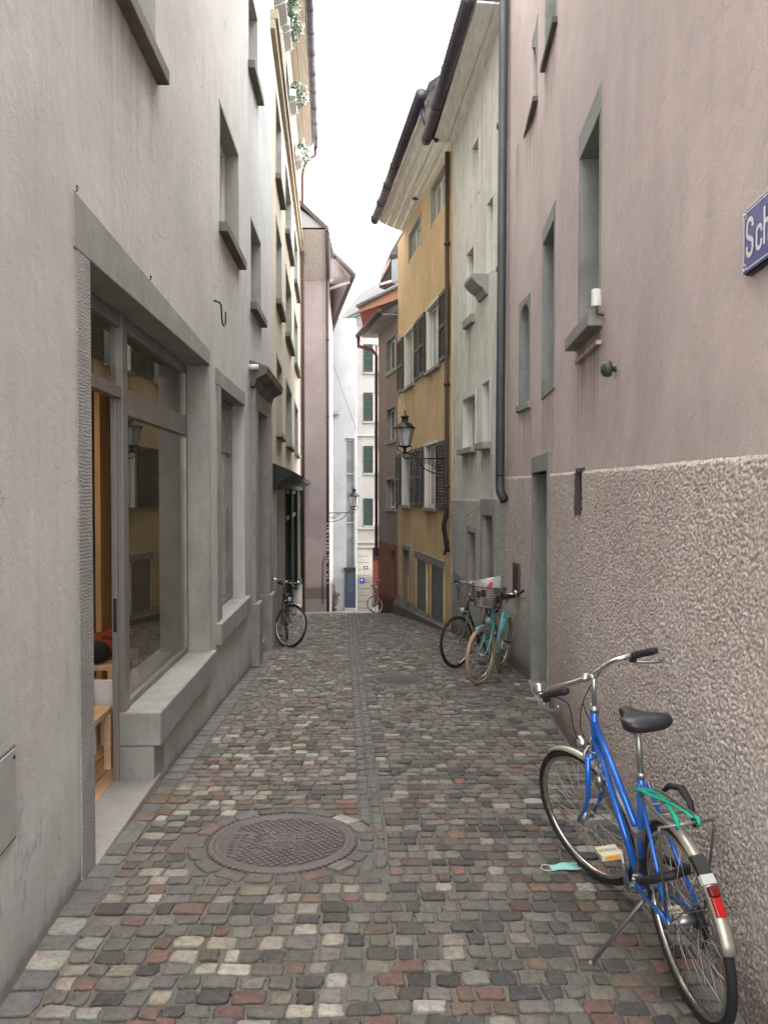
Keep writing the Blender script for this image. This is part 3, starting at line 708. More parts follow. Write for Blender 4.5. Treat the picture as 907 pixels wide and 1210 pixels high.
for x0, x1, po in ((a - .3, a - .003, .06), (b + .003, b + .36, .07)):
    g = gz(FC.pt(x0, 0).y)
    m = MB(); FC.box(m, x0, x1, g + .85, d + .25, -.2, po); 
    m.build('pilaster', 'stone', B, bevel=.01)
    m = MB(); FC.box(m, x0 - .03, x1 + (.03 if x0 > b else 0), g - .3, g + .85, -.2, po + .05); m.build('plinth', 'stone', B, bevel=.02)
m = MB(); FC.box(m, a - .003, b + .003, d, d + .25, -.2, .05); m.build('lintel', 'stone', B, bevel=.008)
hz1 = FC.sz(294, 427)[1]; h0 = a - .42; h1 = b + .5
m = MB(); zb = d + .26
prof = [(0, zb), (.06, zb), (.09, zb + .10), (.22, zb + .17), (.24, zb + .26), (.02, zb + .34), (0, zb + .34)]
m.loft([[FC.pt(x, z, o_ if o_ > 0 else -.02) for o_, z in prof] for x in (h0, h1)], smooth=False); m.build('door_hood', 'stone_d', B, bevel=.004)
m = MB(); m.tube([FC.pt(h0 - .06, FC.sz(291, 430)[1], -.02), FC.pt(h0 - .06, FC.sz(291, 430)[1], .12)], .035, 14); m.build('vent_pipe', 'frame_w', B)
roof(B, FC, 0, FC.L, 9.3, over=.10, gr=.05)

# ================================================================== CREAM HOUSE WITH DARK GREEN SHOPFRONT
FL2 = Fac((-1.86, 12.8), (-2.68, 24.7))
B = thing('cream_house', 'tall cream house with dark green shopfront and flower boxes under the eaves', 'building', (-2.2, 18, gz(18)))
cols = [(FL2.sz(327, 583)[0], FL2.sz(333, 583)[0]), (FL2.sz(338, 583)[0], FL2.sz(344.5, 583)[0]), (FL2.sz(348, 583)[0], FL2.sz(352, 583)[0])]
for zi, (zs, zt) in enumerate(((1.12, 2.45), (3.5, 4.9), (5.72, 7.15), (8.35, 9.6))):
    for a, b in cols:
        if zi == 3: a += .3; b -= .2
        window(FL2, B, (a, b, zs, zt), rec=.12, sur=(.06, .012, 'stone_l'), sill=(.10, .10, 'stone_d' if zi else 'stone', .06), nx=2, pane='pane_g', fr='frame_w')
sf0, sf1 = FL2.sz(334, 583)[0], FL2.sz(355.5, 583)[0]; zsf = FL2.sz(334, 578)[1]
FL2.op.append((sf0, sf1, -3.3, zsf, .35))
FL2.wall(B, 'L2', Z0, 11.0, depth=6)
m = MB(); FL2.box(m, 0, FL2.L, 7.62, 7.78, -.02, .08); FL2.box(m, 0, FL2.L, 7.78, 7.94, -.02, .13); M_['band'] = stone('cornice_ochre', (.40, .34, .25)); m.build('cornice', 'band', B, bevel=.01)
roof(B, FL2, -3.2, FL2.L, 11.0, over=.42, soff='soffit_p', gut='gutter', gr=.09)
# storefront
m = MB(); n = 6; o_ = -.28
FL2.box(m, sf0, sf1, -3.6, -2.75, o_, .02)
for k in range(n + 1):
    x = sf0 + (sf1 - sf0) * k / n; FL2.box(m, x - .09, x + .09, -2.75, zsf, o_, .03 if k % 2 == 0 else -.02)
for k in range(n):
    x0 = sf0 + (sf1 - sf0) * k / n + .09; x1 = sf0 + (sf1 - sf0) * (k + 1) / n - .09
    FL2.box(m, x0, x1, zsf - .72, zsf - .62, o_, -.03); FL2.box(m, x0, x1, zsf - .1, zsf, o_, -.03)
sf = m.build('shopfront', 'dgreen', B, bevel=.008)
m = MB(); FL2.box(m, sf0 + .02, sf1 - .02, -2.75, zsf - .02, -.3, -.2); m.build('pane', 'pane', sf)
M_['awn'] = paint('rolled_awning', (.30, .29, .27), .8)
m = MB()
for k in range(n): FL2.box(m, sf0 + (sf1 - sf0) * k / n + .1, sf0 + (sf1 - sf0) * (k + 1) / n - .1, zsf - .6, zsf - .12, -.2, -.1)
m.build('fanlight_panel', 'awn', sf)
prof = [(0, 0), (.08, 0), (.1, .1), (.28, .2), (.32, .3), (.02, .42), (0, .42)]
m = MB(); m.loft([[FL2.pt(x, zsf + z, q if q > 0 else -.02) for q, z in prof] for x in (.15, sf1 + .1)], smooth=False); m.build('shopfront_cornice', 'dgreen', B, bevel=.004)
m = MB(); FL2.box(m, .3, sf0 - .05, gz(13.5) - .2, zsf, -.1, .05); m.build('pilaster', 'stone', B, bevel=.01)
m = MB(); FL2.box(m, sf0, sf1, gz(14) - 1.6, -2.9, .0, .06); m.build('plinth', 'stone_d', B, bevel=.01)
# copper downpipe at the far end with swan neck
e = FL2.pt(FL2.L - .12, 0, .1); g_ = FL2.pt(FL2.L, 11.0, .5)
m = MB(); m.tube([g_, g_ + Vector((0, 0, -.25)), Vector((e.x + .12, e.y, 10.45)), Vector((e.x + .02, e.y, 10.25)), Vector((e.x, e.y, 10.0)), Vector((e.x, e.y, gz(24.5) - .1))], .055, 12)
for z in (9, 6.5, 4, 1.5, -1): m.tube([Vector((e.x, e.y, z)), Vector((e.x, e.y, z + .05))], .065, 12)
m.build('downpipe', 'copper', B)

# flower boxes: planter, foliage and blossoms
M_['leafg'] = paint('geranium_leaves', (.05, .10, .03), .6, wear=.5); M_['petal'] = paint('white_petals', (.8, .8, .74), .6, wear=.1); M_['planter'] = paint('planter_white', (.62, .62, .60), .6)
def leafcloud(c, rx, ry, rz, n, s, mb):
    for _ in range(n):
        while True:
            q = Vector((random.uniform(-1, 1), random.uniform(-1, 1), random.uniform(-1, 1)))
            if .3 < q.length < 1: break
        p = Vector(c) + Vector((q.x * rx, q.y * ry, q.z * rz)); a_ = Vector((random.gauss(0, 1), random.gauss(0, 1), random.gauss(0, 1))).normalized(); b_ = a_.orthogonal().normalized(); k = s * random.uniform(.6, 1.3)
        mb.add([p - a_ * k, p + b_ * k * .5, p + a_ * k, p - b_ * k * .5], [(0, 1, 2, 3)])
for i, (px, py) in enumerate(((327, 14), (334, 55), (341.5, 128), (347, 180))):
    s_ = FL2.sz(px, 583)[0]; z_ = [8.55, 8.62, 9.0, 9.2][i]
    s_ = [FL2.sz(327.5, 583)[0], FL2.sz(333.5, 583)[0], FL2.sz(341.5, 583)[0], FL2.sz(348.5, 583)[0]][i]
    z_ = FL2.sz(px, py)[1] - .1; ln = .45
    t = thing('flower_box', ('white flower box with white blossoms, %s under the eaves of the cream house' % ['nearest', 'second', 'third', 'farthest'][i]), 'flower box', FL2.pt(s_, z_, .15), 'flower boxes on the top floor')
    m = MB(); FL2.box(m, s_ - ln, s_ + ln, z_ - .09, z_ + .07, .05, .20); m.build('planter', 'planter', t, bevel=.01)
    m = MB(); m.tube([FL2.pt(s_ - ln * .7, z_ - .09, .24), FL2.pt(s_ - ln * .7, z_ - .2, .0)], .012, 6); m.tube([FL2.pt(s_ + ln * .7, z_ - .09, .24), FL2.pt(s_ + ln * .7, z_ - .2, .0)], .012, 6); m.build('bracket', 'planter', t)
    m = MB(); leafcloud(FL2.pt(s_, z_ + .16, .22), .2, ln, .22, 520, .04, m); m.build('foliage', 'leafg', t)
    m = MB(); leafcloud(FL2.pt(s_, z_ + .17, .27), .22, ln, .22, 150, .032, m); m.build('blossoms', 'petal', t)
#PART3
# ================================================================== MAUVE HOUSE (front face looks up the lane)
F3 = Fac((-4.6, 25.5), (-1.88, 25.5)); F3s = Fac((-1.88, 25.5), (-1.98, 29.2))
B = thing('mauve_house', 'mauve plastered house with boarded gable overhang behind the cream house', 'building', (-2.2, 25.5, gz(25.5)))
zt3 = F3.sz(370, 330)[1]; zl3 = F3.sz(370, 636)[1]
F3.wall(B, 'L3', zl3, zt3, body=False); F3.wall(B, 'L3low', Z0, zl3, body=False)
F3s.wall(B, 'L3', Z0, zt3 + .6, depth=2.7, ends=False)
m = MB(); F3.box(m, 0, F3.L, Z0, gz(25.5) + .42, 0, .02); m.build('plinth', 'stone_l', B)
def PX(lst, Y): return [at(px, py, y) for (px, py), y in zip(lst, Y if isinstance(Y, (list, tuple)) else [Y] * len(lst))]
def slab(m, pts, th=.05, up=Vector((0, 0, 1))): pts = [Vector(p) for p in pts]; return m.hexa(pts + [p + up * th for p in pts])
p = PX([(350, 331), (387, 331), (387, 271), (350, 271)], [25.48, 25.48, 23.9, 23.9])
m = MB(); slab(m, p, .05); m.build('soffit', wood('soffit_boards_mauve', (.55, .52, .51), 'Y', boards=(0, .085)), B)
m = MB(); q = PX([(350, 271), (386, 271), (350, 244)], 23.9); m.add(q + [v + Vector((0, .1, 0)) for v in q], [(0, 1, 2), (3, 5, 4)]); m.build('gable', 'F1', B)
m = MB(); q = PX([(349, 236), (388, 273)], 23.85); dz = Vector((0, 0, .13)); bk = Vector((0, 6, 0))
m.hexa([q[0], q[1], q[1] + bk, q[0] + bk] + [v + dz for v in (q[0], q[1], q[1] + bk, q[0] + bk)]); m.build('roof', 'tiles', B)
m = MB(); m.hexa([q[0] - Vector((0, .03, 0)) - dz * .2, q[1] - Vector((0, .03, 0)) - dz * .2, q[1], q[0], q[0] + dz - Vector((0, .03, 0)), q[1] + dz - Vector((0, .03, 0)), q[1] + dz, q[0] + dz]); m.build('verge_board', 'verge', B)
m = MB(); a_ = at(387, 274, 23.9); m.tube([a_, at(387.5, 330, 25.4)], .07, 10); m.build('gutter', 'verge', B)
m = MB(); e = at(386.8, 330, 25.35); m.tube([e, Vector((e.x, e.y, gz(25) - .1))], .05, 12)
for z in (5, 2.5, 0, -2): m.tube([Vector((e.x, e.y, z)), Vector((e.x, e.y, z + .05))], .06, 12)
m.build('downpipe', 'pipe_b', B)
M_['sticker'] = paint('paper_stickers', (.55, .53, .5), .8, wear=.8)
m = MB()
for k in range(16):
    z = gz(25) + .9 + k * .13 + random.uniform(-.03, .03); m.box(e.x - .04, e.x + random.uniform(0, .05), e.y - .062, e.y - .052, z, z + random.uniform(.03, .09))
m.build('sticker', 'sticker', B)
m = MB(); x = at(381, 600, 25.4).x; m.tube([Vector((x, 25.42, gz(25) + .2)), Vector((x, 25.42, gz(25) + 1.65)), Vector((x + .1, 25.42, gz(25) + 1.75))], .02, 8); m.build('cable_pipe', 'verge', B)
window(F3, B, (F3.sz(357, 583)[0], F3.sz(361, 583)[0], F3.sz(358, 450)[1], F3.sz(358, 408)[1]), rec=.03, nx=1, fr='bluegrey', opening=False)
# ---- gabled house behind it, deep eave with strut
B = thing('gabled_house', 'house behind the mauve one with a deep boarded eave and strut', 'building', (-2.1, 27, gz(27)))
F4 = Fac((-1.935, 27.3), (-2.0, 30.2)); F4.wall(B, 'L3low', Z0, at(390, 330, 27.3).z, depth=3)
A1, A2, A3 = at(386, 292, 27), at(418, 325, 26), at(391, 392, 31)
m = MB(); m.hexa([at(386, 296, 27), at(417, 328, 26.05), at(391.5, 391, 31), at(387, 391, 31)] + [v + Vector((0, 0, .1)) for v in (at(386, 292, 27), at(418, 325, 26), A3, at(387, 389, 31))]); m.build('soffit', 'L3', B)
m = MB(); b1, b2 = A3 + Vector((-.35, 0, 1.3)), A1 + Vector((-.3, 0, .3)); m.hexa([A1, A2, A3, b1] + [v + Vector((0, 0, .14)) for v in (A1, A2, A3, b1)]); m.build('roof', 'tiles', B)
m = MB(); m.tube([A1 + Vector((0, -.05, 0)), A2], .09, 6); m.tube([A2, A3], .085, 8); m.build('verge_board', 'verge', B)
m = MB(); q = PX([(389, 303), (411, 328), (389, 328)], 26.6); m.add(q + [v + Vector((0, .06, 0)) for v in q], [(0, 1, 2), (3, 5, 4), (0, 3, 4, 1), (1, 4, 5, 2), (2, 5, 3, 0)]); m.build('gable_boards', 'soffit_g', B)
m = MB(); m.tube([at(385, 343, 26.4), at(413, 333, 26.3)], .05, 8); m.build('strut', 'soffit_g', B)

# ================================================================== WHITE HOUSES CLOSING THE LANE
B = thing('white_house', 'white house at the lane end with tall window strip and blue door', 'building', (-1.7, 31, gz(31)))
F1 = Fac((-4.5, 31), (at(420.5, 583, 31).x, 31))
st = (F1.sz(407.5, 583)[0], F1.sz(418.5, 583)[0], F1.sz(412, 676)[1], F1.sz(412, 518)[1]); F1.op.append((*st, .16))
zt1 = F1.sz(400, 376)[1]
F1.wall(B, 'F1', Z0, zt1, depth=5)
a, b, c, d = st; m = MB(); FF = F1
FF.box(m, a, a + .05, c, d, -.16, -.1); FF.box(m, b - .05, b, c, d, -.16, -.1)
for py in (519, 559, 617): z = F1.sz(412, py)[1]; FF.box(m, a + .05, b - .05, z - .05, z, -.16, -.08)
w = m.build('strip_window', 'frame_g', B); m = MB(); FF.box(m, a + .05, b - .05, c, d, -.2, -.14); m.build('pane', 'pane_g', w)
a, b, c, d = F1.rect(407.5, 421, (412, 674), (412, 718)); b = F1.L - .02
m = MB(); F1.box(m, a, b, c, d, -.02, .05); dr = m.build('door', 'blue_door', B, bevel=.01)
m = MB(); F1.box(m, a - .04, b, d, d + .12, -.02, .12); m.build('door_lintel', 'black', B)
m = MB(); F1.box(m, a + .08, b - .08, c + .6, d - .12, .05, .055); m.build('door_panel', paint('blue_door_glass', (.04, .065, .085), .25), dr)
m = MB(); F1.box(m, a, b, Z0, c, 0, .12); m.build('step', 'F1', B)
m = MB(); F1.box(m, F1.sz(388, 583)[0], F1.sz(401, 583)[0], F1.sz(395, 490)[1], F1.sz(395, 486)[1], -.02, .2); m.build('ledge', 'stone_l', B)

F2 = Fac((at(386, 583, 32.5).x, 32.5), (3.2, 32.5))
B = thing('shuttered_white_house', 'white house with green shutters and rusticated ground floor closing the lane', 'building', (-.5, 32.5, gz(32.5)))
zr2 = F2.sz(420, 378)[1]; zlow = F2.sz(430, 646)[1]
for py0, py1, py2, py3 in ((407, 440, 0, 0), (464, 498, 0, 0), (527, 559, 0, 0), (589, 621, 0, 0)):
    a, b = F2.sz(441.5, 583)[0], F2.sz(452, 583)[0]; z1, z0 = F2.sz(435, py0)[1], F2.sz(435, py1)[1]
    s0, s1 = F2.sz(429.5, 583)[0], F2.sz(440.5, 583)[0]
    window(F2, B, (a, b, z0, z1), rec=.1, sill=(.08, .08, 'stone_l', .45), nz=(.33, .66), nx=2, fr='frame_w', shut=[(s0, s1, z0, z1, 'shutter_m')], pane='red_door')
a, b, c, d = F2.rect(440, 452, (445, 646), (445, 716)); F2.op.append((a, b, c, d, .3))
F2.wall(B, 'F2', zlow, zr2, depth=5); F2.wall(B, 'F2low', Z0, zlow, depth=5)
m = MB(); F2.box(m, a, b, c, d - .6, -.34, -.28); dr = m.build('door', 'red_door', B)
m = MB(); F2.box(m, a, b, d - .58, d, -.34, -.3); m.build('fanlight', 'pane', dr)
m = MB()
for py in (646, 640.5): z = F2.sz(430, py)[1]; F2.box(m, 0, F2.L, z - .03, z + .04, 0, .1)
z = F2.sz(430, 625)[1]; F2.box(m, 0, F2.L, z, z + .06, 0, .12); z = F2.sz(430, 514.5)[1]; F2.box(m, 0, F2.L, z - .03, z + .05, 0, .1)
m.build('string_course', 'F2low', B)
m = MB(); z = F2.sz(430, 650)[1]; x0, x1 = F2.sz(420.5, 583)[0], F2.sz(436.5, 583)[0]
while z > gz(32) - .2: F2.box(m, x0 - 1, x1, z - .255, z, -.01, .05); z -= .275
m.build('rusticated_block', 'F2low', B, bevel=.01)
m = MB(); m.tube([F2.pt(F2.sz(401, 382)[0], F2.sz(401, 379)[1], .25), F2.pt(F2.sz(403.5, 388)[0], F2.sz(403, 388)[1], .1), F2.pt(F2.sz(404, 388)[0], F2.sz(403, 505)[1], .1)], .055, 10); m.build('downpipe', 'pipe_d', B)
m = MB(); F2.box(m, F2.sz(406, 583)[0], F2.sz(421, 583)[0], F2.sz(413, 509)[1], F2.sz(413, 507.5)[1], 0, .25); m.build('ledge', 'verge', B)
# roof rising to the right
p = PX([(398, 384), (470, 346), (474, 322), (424, 350)], [32.2, 31.5, 36, 37])
m = MB(); slab(m, p, .12); m.build('roof', 'tiles', B)
m = MB(); m.tube([at(397, 386, 32.2), at(425, 371, 32.0)], .07, 8); m.build('gutter', 'pipe_d', B)
m = MB(); q = PX([(398, 386), (474, 345)], 32.45); m.add([q[0], q[1], Vector((q[1].x, q[1].y, zr2 - .2)), Vector((q[0].x, q[0].y, zr2 - .2))], [(0, 3, 2, 1)]); m.build('gable', 'F2', B)
t = MB(); q = PX([(391, 424), (421, 508)], 30.8); t.tube([q[0], q[1]], .008, 5); tag(t.build('overhead_wire', 'iron'), 'thin dark wire hanging diagonally in front of the white houses', 'wire')
s_ = F2.sz(428, 686); t = thing('blue_wall_plate', 'small square blue sign plate on the cream rusticated wall', 'sign', F2.pt(s_[0], s_[1], .05))
M_['blueplate'] = paint('blue_enamel', (.035, .03, .22), .3, wear=.1); M_['whiteen'] = paint('white_enamel', (.7, .7, .7), .35, wear=.05)
m = MB(); F2.box(m, s_[0] - .1, s_[0] + .1, s_[1] - .11, s_[1] + .11, .05, .07); m.build('plate', 'blueplate', t); m = MB(); F2.box(m, s_[0] - .05, s_[0] + .01, s_[1] + .0, s_[1] + .06, .07, .073); m.build('mark', 'whiteen', t)
s_ = F2.sz(432, 670.5); t = thing('house_number_plate', 'tiny black house number plate above the blue sign', 'sign', F2.pt(s_[0], s_[1], .05))
m = MB(); F2.box(m, s_[0] - .075, s_[0] + .075, s_[1] - .06, s_[1] + .06, .05, .065); m.build('plate', 'black', t); m = MB(); F2.box(m, s_[0] - .03, s_[0] + .03, s_[1] - .035, s_[1] + .035, .065, .068); m.build('mark', 'whiteen', t)

# shrub in front of the white house
M_['leafd'] = paint('dark_shrub_leaves', (.035, .055, .03), .6, wear=.5); M_['bark'] = paint('bark', (.08, .06, .045), .9)
sx = at(395, 700, 29.3).x; t = thing('potted_shrub', 'small dark evergreen shrub at the foot of the white house', 'shrub', (sx, 29.3, gz(29.3)))
m = MB(); m.lathe([(.09, 0), (.13, .22), (.115, .22), (.1, .2)], 14); m.build('pot', 'copper', t, world=False)
m = MB(); m.tube([(0, 0, .15), (.02, 0, .5), (-.02, .01, .95)], [.02, .014, .005], 6); m.build('trunk', 'bark', t, world=False)
m = MB(); leafcloud((0, 0, .38), .19, .18, .2, 260, .035, m); leafcloud((.06, 0, .6), .16, .15, .14, 180, .033, m); leafcloud((-.06, 0, .85), .12, .12, .2, 160, .03, m); m.build('foliage', 'leafd', t, world=False)

# ================================================================== RIGHT: PINK HOUSE
G0 = (1.02, -1.0); G1 = (1.324, 2.775); G2 = (1.775, 9.3); G3 = (1.70, 10.7)
FD = Fac(G2, G1); FE = Fac(G1, G0); FG = Fac(G3, G2)
B = thing('pink_house', 'pink plastered house on the right with a coarse roughcast base and grey stone doorway', 'building', (1.6, 6, gz(6)))
zrc = .20   # top of the roughcast
rw = window(FD, B, FD.rect(705.5, 683.5, (705.5, 142), (705.5, 374)), rec=.17, sur=(.07, .006, 'stone_g', .2), sill=(.10, .10, 'stone', .13), nx=2, pane='pane', fr='frame_g')
m = MB(); a, b, c, d = FD.op[-1][:4]; FD.box(m, a - .02, b + .08, c - .22, c - .19, -.01, .035); m.build('drip_moulding', 'R1', B, bevel=.004)
window(FD, B, FD.rect(653, 640.5, (653, 263), (653, 438)), rec=.17, sur=(.07, .006, 'stone_g', .16), sill=(.19, .012, 'stone_g', .07), nx=2, pane='pane_g', fr='frame_g')
window(FD, B, FD.rect(653.5, 642, (653.5, -120), (653.5, 38)), rec=.14, sur=(.07, .006, 'stone_g'), sill=(.06, .05, 'stone_d', .1), nx=2, pane='pane_g', fr='frame_g')
window(FD, B, FD.rect(631.5, 618.5, (631.5, 45), (631.5, 128)), rec=.06, sur=(.09, .006, 'stone_g'), sill=(.06, .06, 'stone_d', .12), nx=2, pane='pane_b', fw=.06, arch=True)
window(FG, B, FG.rect(624, 614, (624, 356), (618, 478)), rec=.15, sur=(.07, .006, 'stone_g'), sill=(.08, .04, 'stone_g', .1), nx=1, pane='pane_g', fr='frame_g', arch=True)
# doorway
da, db, dc, dd = FD.rect(649.5, 631, (649.5, 556), (650, 800)); dzb = gz(9) - .1
db_ = db; FD.op.append((da, db, dzb, dd, .34))
sa, sb_, sc_, sd = FD.rect(690.5, 680, (690.5, 552), (690.5, 609)); FD.op.append((sa, sb_, sc_, sd, .25))
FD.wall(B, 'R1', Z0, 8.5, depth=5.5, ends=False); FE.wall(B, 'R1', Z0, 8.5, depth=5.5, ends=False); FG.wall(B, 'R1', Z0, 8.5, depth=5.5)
m = MB(); wsr = .085; po = .035
FD.box(m, da - wsr * .2, da + .0, dzb, dd, -.02, po); FD.box(m, da - .0, da + .02, dzb, dd, -.3, po - .004)
FD.box(m, db - .02, db + wsr, dzb, dd, -.3, po); FD.box(m, da - wsr * .2, db + wsr, dd, dd + .19, -.3, po + .002); m.build('door_surround', 'stone_g', B, bevel=.01)
m = MB(); FD.box(m, da + .02, db - .02, dzb, dd, -.36, -.28); dr = m.build('door', paint('door_grey_green', (.17, .175, .155), .55), B)
m = MB(); FD.box(m, da + .12, db - .12, gz(9) + .25, gz(9) + 1.1, -.28, -.268); FD.box(m, da + .12, db - .12, gz(9) + 1.25, dd - .15, -.28, -.268); m.build('door_panel', 'frame_g', dr, bevel=.006)
m = MB(); FD.box(m, da - .04, db + .10, gz(9.6) - .3, gz(8.6) + .035, -.3, .07); m.build('doorstep', 'stone', B, bevel=.012)
m = MB(); FD.box(m, sa, sb_, sc_, sd, -.25, -.2); sl = m.build('slot_window', 'dark', B)
m = MB(); w_ = .03; FD.box(m, sa, sa + w_, sc_, sd, -.2, .0); FD.box(m, sb_ - w_, sb_, sc_, sd, -.2, .0); FD.box(m, sa, sb_, sc_, sc_ + w_, -.2, .004); FD.box(m, sa, sb_, sd - w_, sd, -.2, .004); m.build('frame', 'verge', sl)
m = MB(); q = [FD.pt(-.4, 8.5, -.2), FE.pt(FE.L, 8.5, -.2), FE.pt(FE.L, 8.5, .2), FD.pt(-.4, 8.5, .2)]
m.hexa([q[3], q[2], q[1], q[0]] + [v + Vector((0, 0, .05)) for v in (q[3], q[2], q[1], q[0])]); m.build('soffit', 'soffit', B)
m = MB(); q = [FD.pt(-.4, 8.56, .25), FE.pt(FE.L, 8.56, .25), FE.pt(FE.L, 11.5, -5), FD.pt(-.4, 11.5, -5)]; m.hexa(q + [v + Vector((0, 0, .14)) for v in q]); m.build('roof', 'tiles', B)

F5_ = None
def rough_patch(F, a0, a1, z0, z1, mat, ops, parent, step=.012, amp=.011, base=.012, edge=.02, fine=False):
    # real displaced roughcast relief, with its height stored for colouring
    nx = int((a1 - a0) / step); nz = int((z1 - z0) / step); vs = []; cs = []; idx = {}
    for j in range(nz + 1):
        for i in range(nx + 1):
            a = a0 + (a1 - a0) * i / nx; ztop = z1 if z1 < .1 and mat == 'rough_grey' or F is F5_ else .105 + .0115 * F.pt(a, 0).y + .004 * noise.noise(Vector((a * 7, 0, 2))); z = z0 + (ztop - z0) * j / nz
            p = F.pt(a, z)
            pr_ = noise.noise(p * 2.1) * .5 + noise.noise(p * 6) * .4
            if fine:
                d_ = noise.voronoi(p * 66 + Vector((noise.noise(p * 30), noise.noise(p * 30 + Vector((9, 0, 0))), 0)) * .6)[0]
                h = (.42 - d_[0]) * 1.1 + noise.noise(p * 125) * .55 + .2 * pr_
            else: h = noise.noise(p * 60) * .6 + noise.noise(p * 130) * .5 + .2 * pr_
            h = .62 * math.tanh(h * 1.9 + .05); top = min(1, (ztop - z + .01 * noise.noise(p * 5)) / edge)
            idx[(i, j)] = len(vs); vs.append(F.pt(a, z, .002 + (base + amp * h) * max(0, top))); cs.append(.5 + h * .55)
    fs = []
    for j in range(nz):
        for i in range(nx):
            a = a0 + (a1 - a0) * (i + .5) / nx; z = z0 + (z1 - z0) * (j + .5) / nz
            if any(o[0] < a < o[1] and o[2] < z < o[3] for o in ops): continue
            fs.append((idx[i, j], idx[i + 1, j], idx[i + 1, j + 1], idx[i, j + 1]))
    m = MB(); m.v = [Vector(v) for v in vs]; m.f = fs; m.sm = [True] * len(fs)
    o = m.build('roughcast', mat, parent); c = o.data.color_attributes.new('relief', 'FLOAT_COLOR', 'POINT'); c.data.foreach_set('color', [x for k in cs for x in (k, k, k, 1)]); return o
near_split = FD.L - 3.2
zfun = lambda F, a: zrc
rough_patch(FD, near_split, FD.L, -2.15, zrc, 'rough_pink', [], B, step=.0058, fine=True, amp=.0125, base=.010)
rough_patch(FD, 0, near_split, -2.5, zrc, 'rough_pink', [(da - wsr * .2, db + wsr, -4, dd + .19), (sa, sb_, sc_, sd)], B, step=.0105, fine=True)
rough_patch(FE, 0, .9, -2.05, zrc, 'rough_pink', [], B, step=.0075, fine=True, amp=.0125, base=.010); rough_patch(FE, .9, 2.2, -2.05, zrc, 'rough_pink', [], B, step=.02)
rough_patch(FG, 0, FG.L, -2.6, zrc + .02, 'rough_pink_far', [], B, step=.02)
# wall furniture on the pink house
s_, z_ = FD.sz(708.5, 372); s_ += .12; t = thing('motion_sensor', 'small white motion sensor on the corner of the window sill of the pink house', 'sensor', FD.pt(s_, z_, .05))
m = MB(); z_ += .03; m.loft([[FD.pt(s_ + .03 * math.cos(q), z, .05 + .035 * math.sin(q)) for q in lin(0, 2 * PI, 15)[:-1]] for z in (z_, z_ + .01, z_ + .1, z_ + .115)]); m.build('housing', 'white', t, bevel=.003)
m = MB(); m.tube([FD.pt(s_, z_, .05), FD.pt(s_, z_ - .05, .04), FD.pt(s_ - .01, z_ - .06, -.01)], .009, 6); m.build('bracket', 'verge', t)
s_, z_ = FD.sz(722, 436, .03); t = thing('wall_bell', 'round dark dome fitting on the pink wall below the window', 'wall fitting', FD.pt(s_, z_, 0))
Mr = Matrix.Translation(FD.pt(s_, z_, -.005)) @ FD.n.to_track_quat('Z', 'Y').to_matrix().to_4x4()
m = MB(); m.lathe([(.017, 0), (.017, .035), (.046, .038), (.053, .06), (.046, .085), (.025, .1), (.001, .104)], 20, M=Mr); m.build('dome', 'pipe_d', t)
m = MB(); m.lathe([(.022, 0), (.022, .012), (.001, .013)], 16, M=Mr @ Matrix.Translation((0, 0, .002))); m.build('base', 'stone_d', t)
a, b, c, d = FG.rect(616, 609.5, (612, 665), (612, 704)); t = thing('door_intercom', 'narrow rusty letterbox panel in the roughcast left of the grey doorway', 'letterbox', FG.pt(a, c, 0))
m = MB(); FG.box(m, a, b, c, d, -.02, .045); m.build('frame', 'verge', t, bevel=.003); m = MB()
for k in range(3): zz = c + .04 + k * (d - c - .04) / 3; FG.box(m, a + .03, b - .03, zz, zz + (d - c) / 3 - .05, .02, .05)
m.build('flap', 'black', t, bevel=.002)
# street name sign
s_l = FD.sz(874, 583, .03)[0]; zt, zb = FD.sz(874.5, 254, .03)[1], FD.sz(874.5, 327, .03)[1]
t = thing('street_sign', 'blue enamel street name sign with white letters high on the pink wall', 'street sign', FD.pt(s_l, zb, 0))
s_r = s_l + .52; Fs = FE if s_l > FD.L else FD
m = MB(); FD.box(m, s_l, s_r, zb, zt, .022, .03); m.build('plate', 'blueplate', t, bevel=.002)
m = MB(); FD.box(m, s_l + .006, s_r - .006, zb - .006, zt - .004, -.0, .0215); m.build('backing', 'black', t)
m = MB(); bw = .005; i_ = .012
FD.box(m, s_l + .001, s_r - .001, zt - .0035, zt, .0295, .031)
FD.box(m, s_l, s_l + .0022, zb, zt, .0295, .031)
path = [(s_l + i_ + .016, zb + i_), (s_r - i_ - .016, zb + i_), (s_r - i_ - .016, zb + i_ + .016), (s_r - i_, zb + i_ + .02), (s_r - i_, zt - i_ - .02), (s_r - i_ - .016, zt - i_ - .016), (s_r - i_ - .016, zt - i_), (s_l + i_ + .016, zt - i_), (s_l + i_ + .016, zt - i_ - .016), (s_l + i_, zt - i_ - .02), (s_l + i_, zb + i_ + .02), (s_l + i_ + .016, zb + i_ + .016)]
for (x0, y0), (x1, y1) in zip(path, path[1:] + path[:1]):
    d_ = Vector((x1 - x0, y1 - y0)).normalized() * (bw * .5); n_ = Vector((-d_.y, d_.x))
    P4 = [(x0 - d_.x - n_.x, y0 - d_.y - n_.y), (x1 + d_.x - n_.x, y1 + d_.y - n_.y), (x1 + d_.x + n_.x, y1 + d_.y + n_.y), (x0 - d_.x + n_.x, y0 - d_.y + n_.y)]
    m.quad(*[FD.pt(x, y, .0312) for x, y in P4])
for x in (s_l + .014, s_r - .014):
    for z in (zt - .014, zb + .014): m.lathe([(.005, 0), (.005, .0025), (.001, .003)], 10, M=Matrix.Translation(FD.pt(x, z, .030)) @ FD.n.to_track_quat('Z', 'Y').to_matrix().to_4x4())
m.build('border', 'whiteen', t)
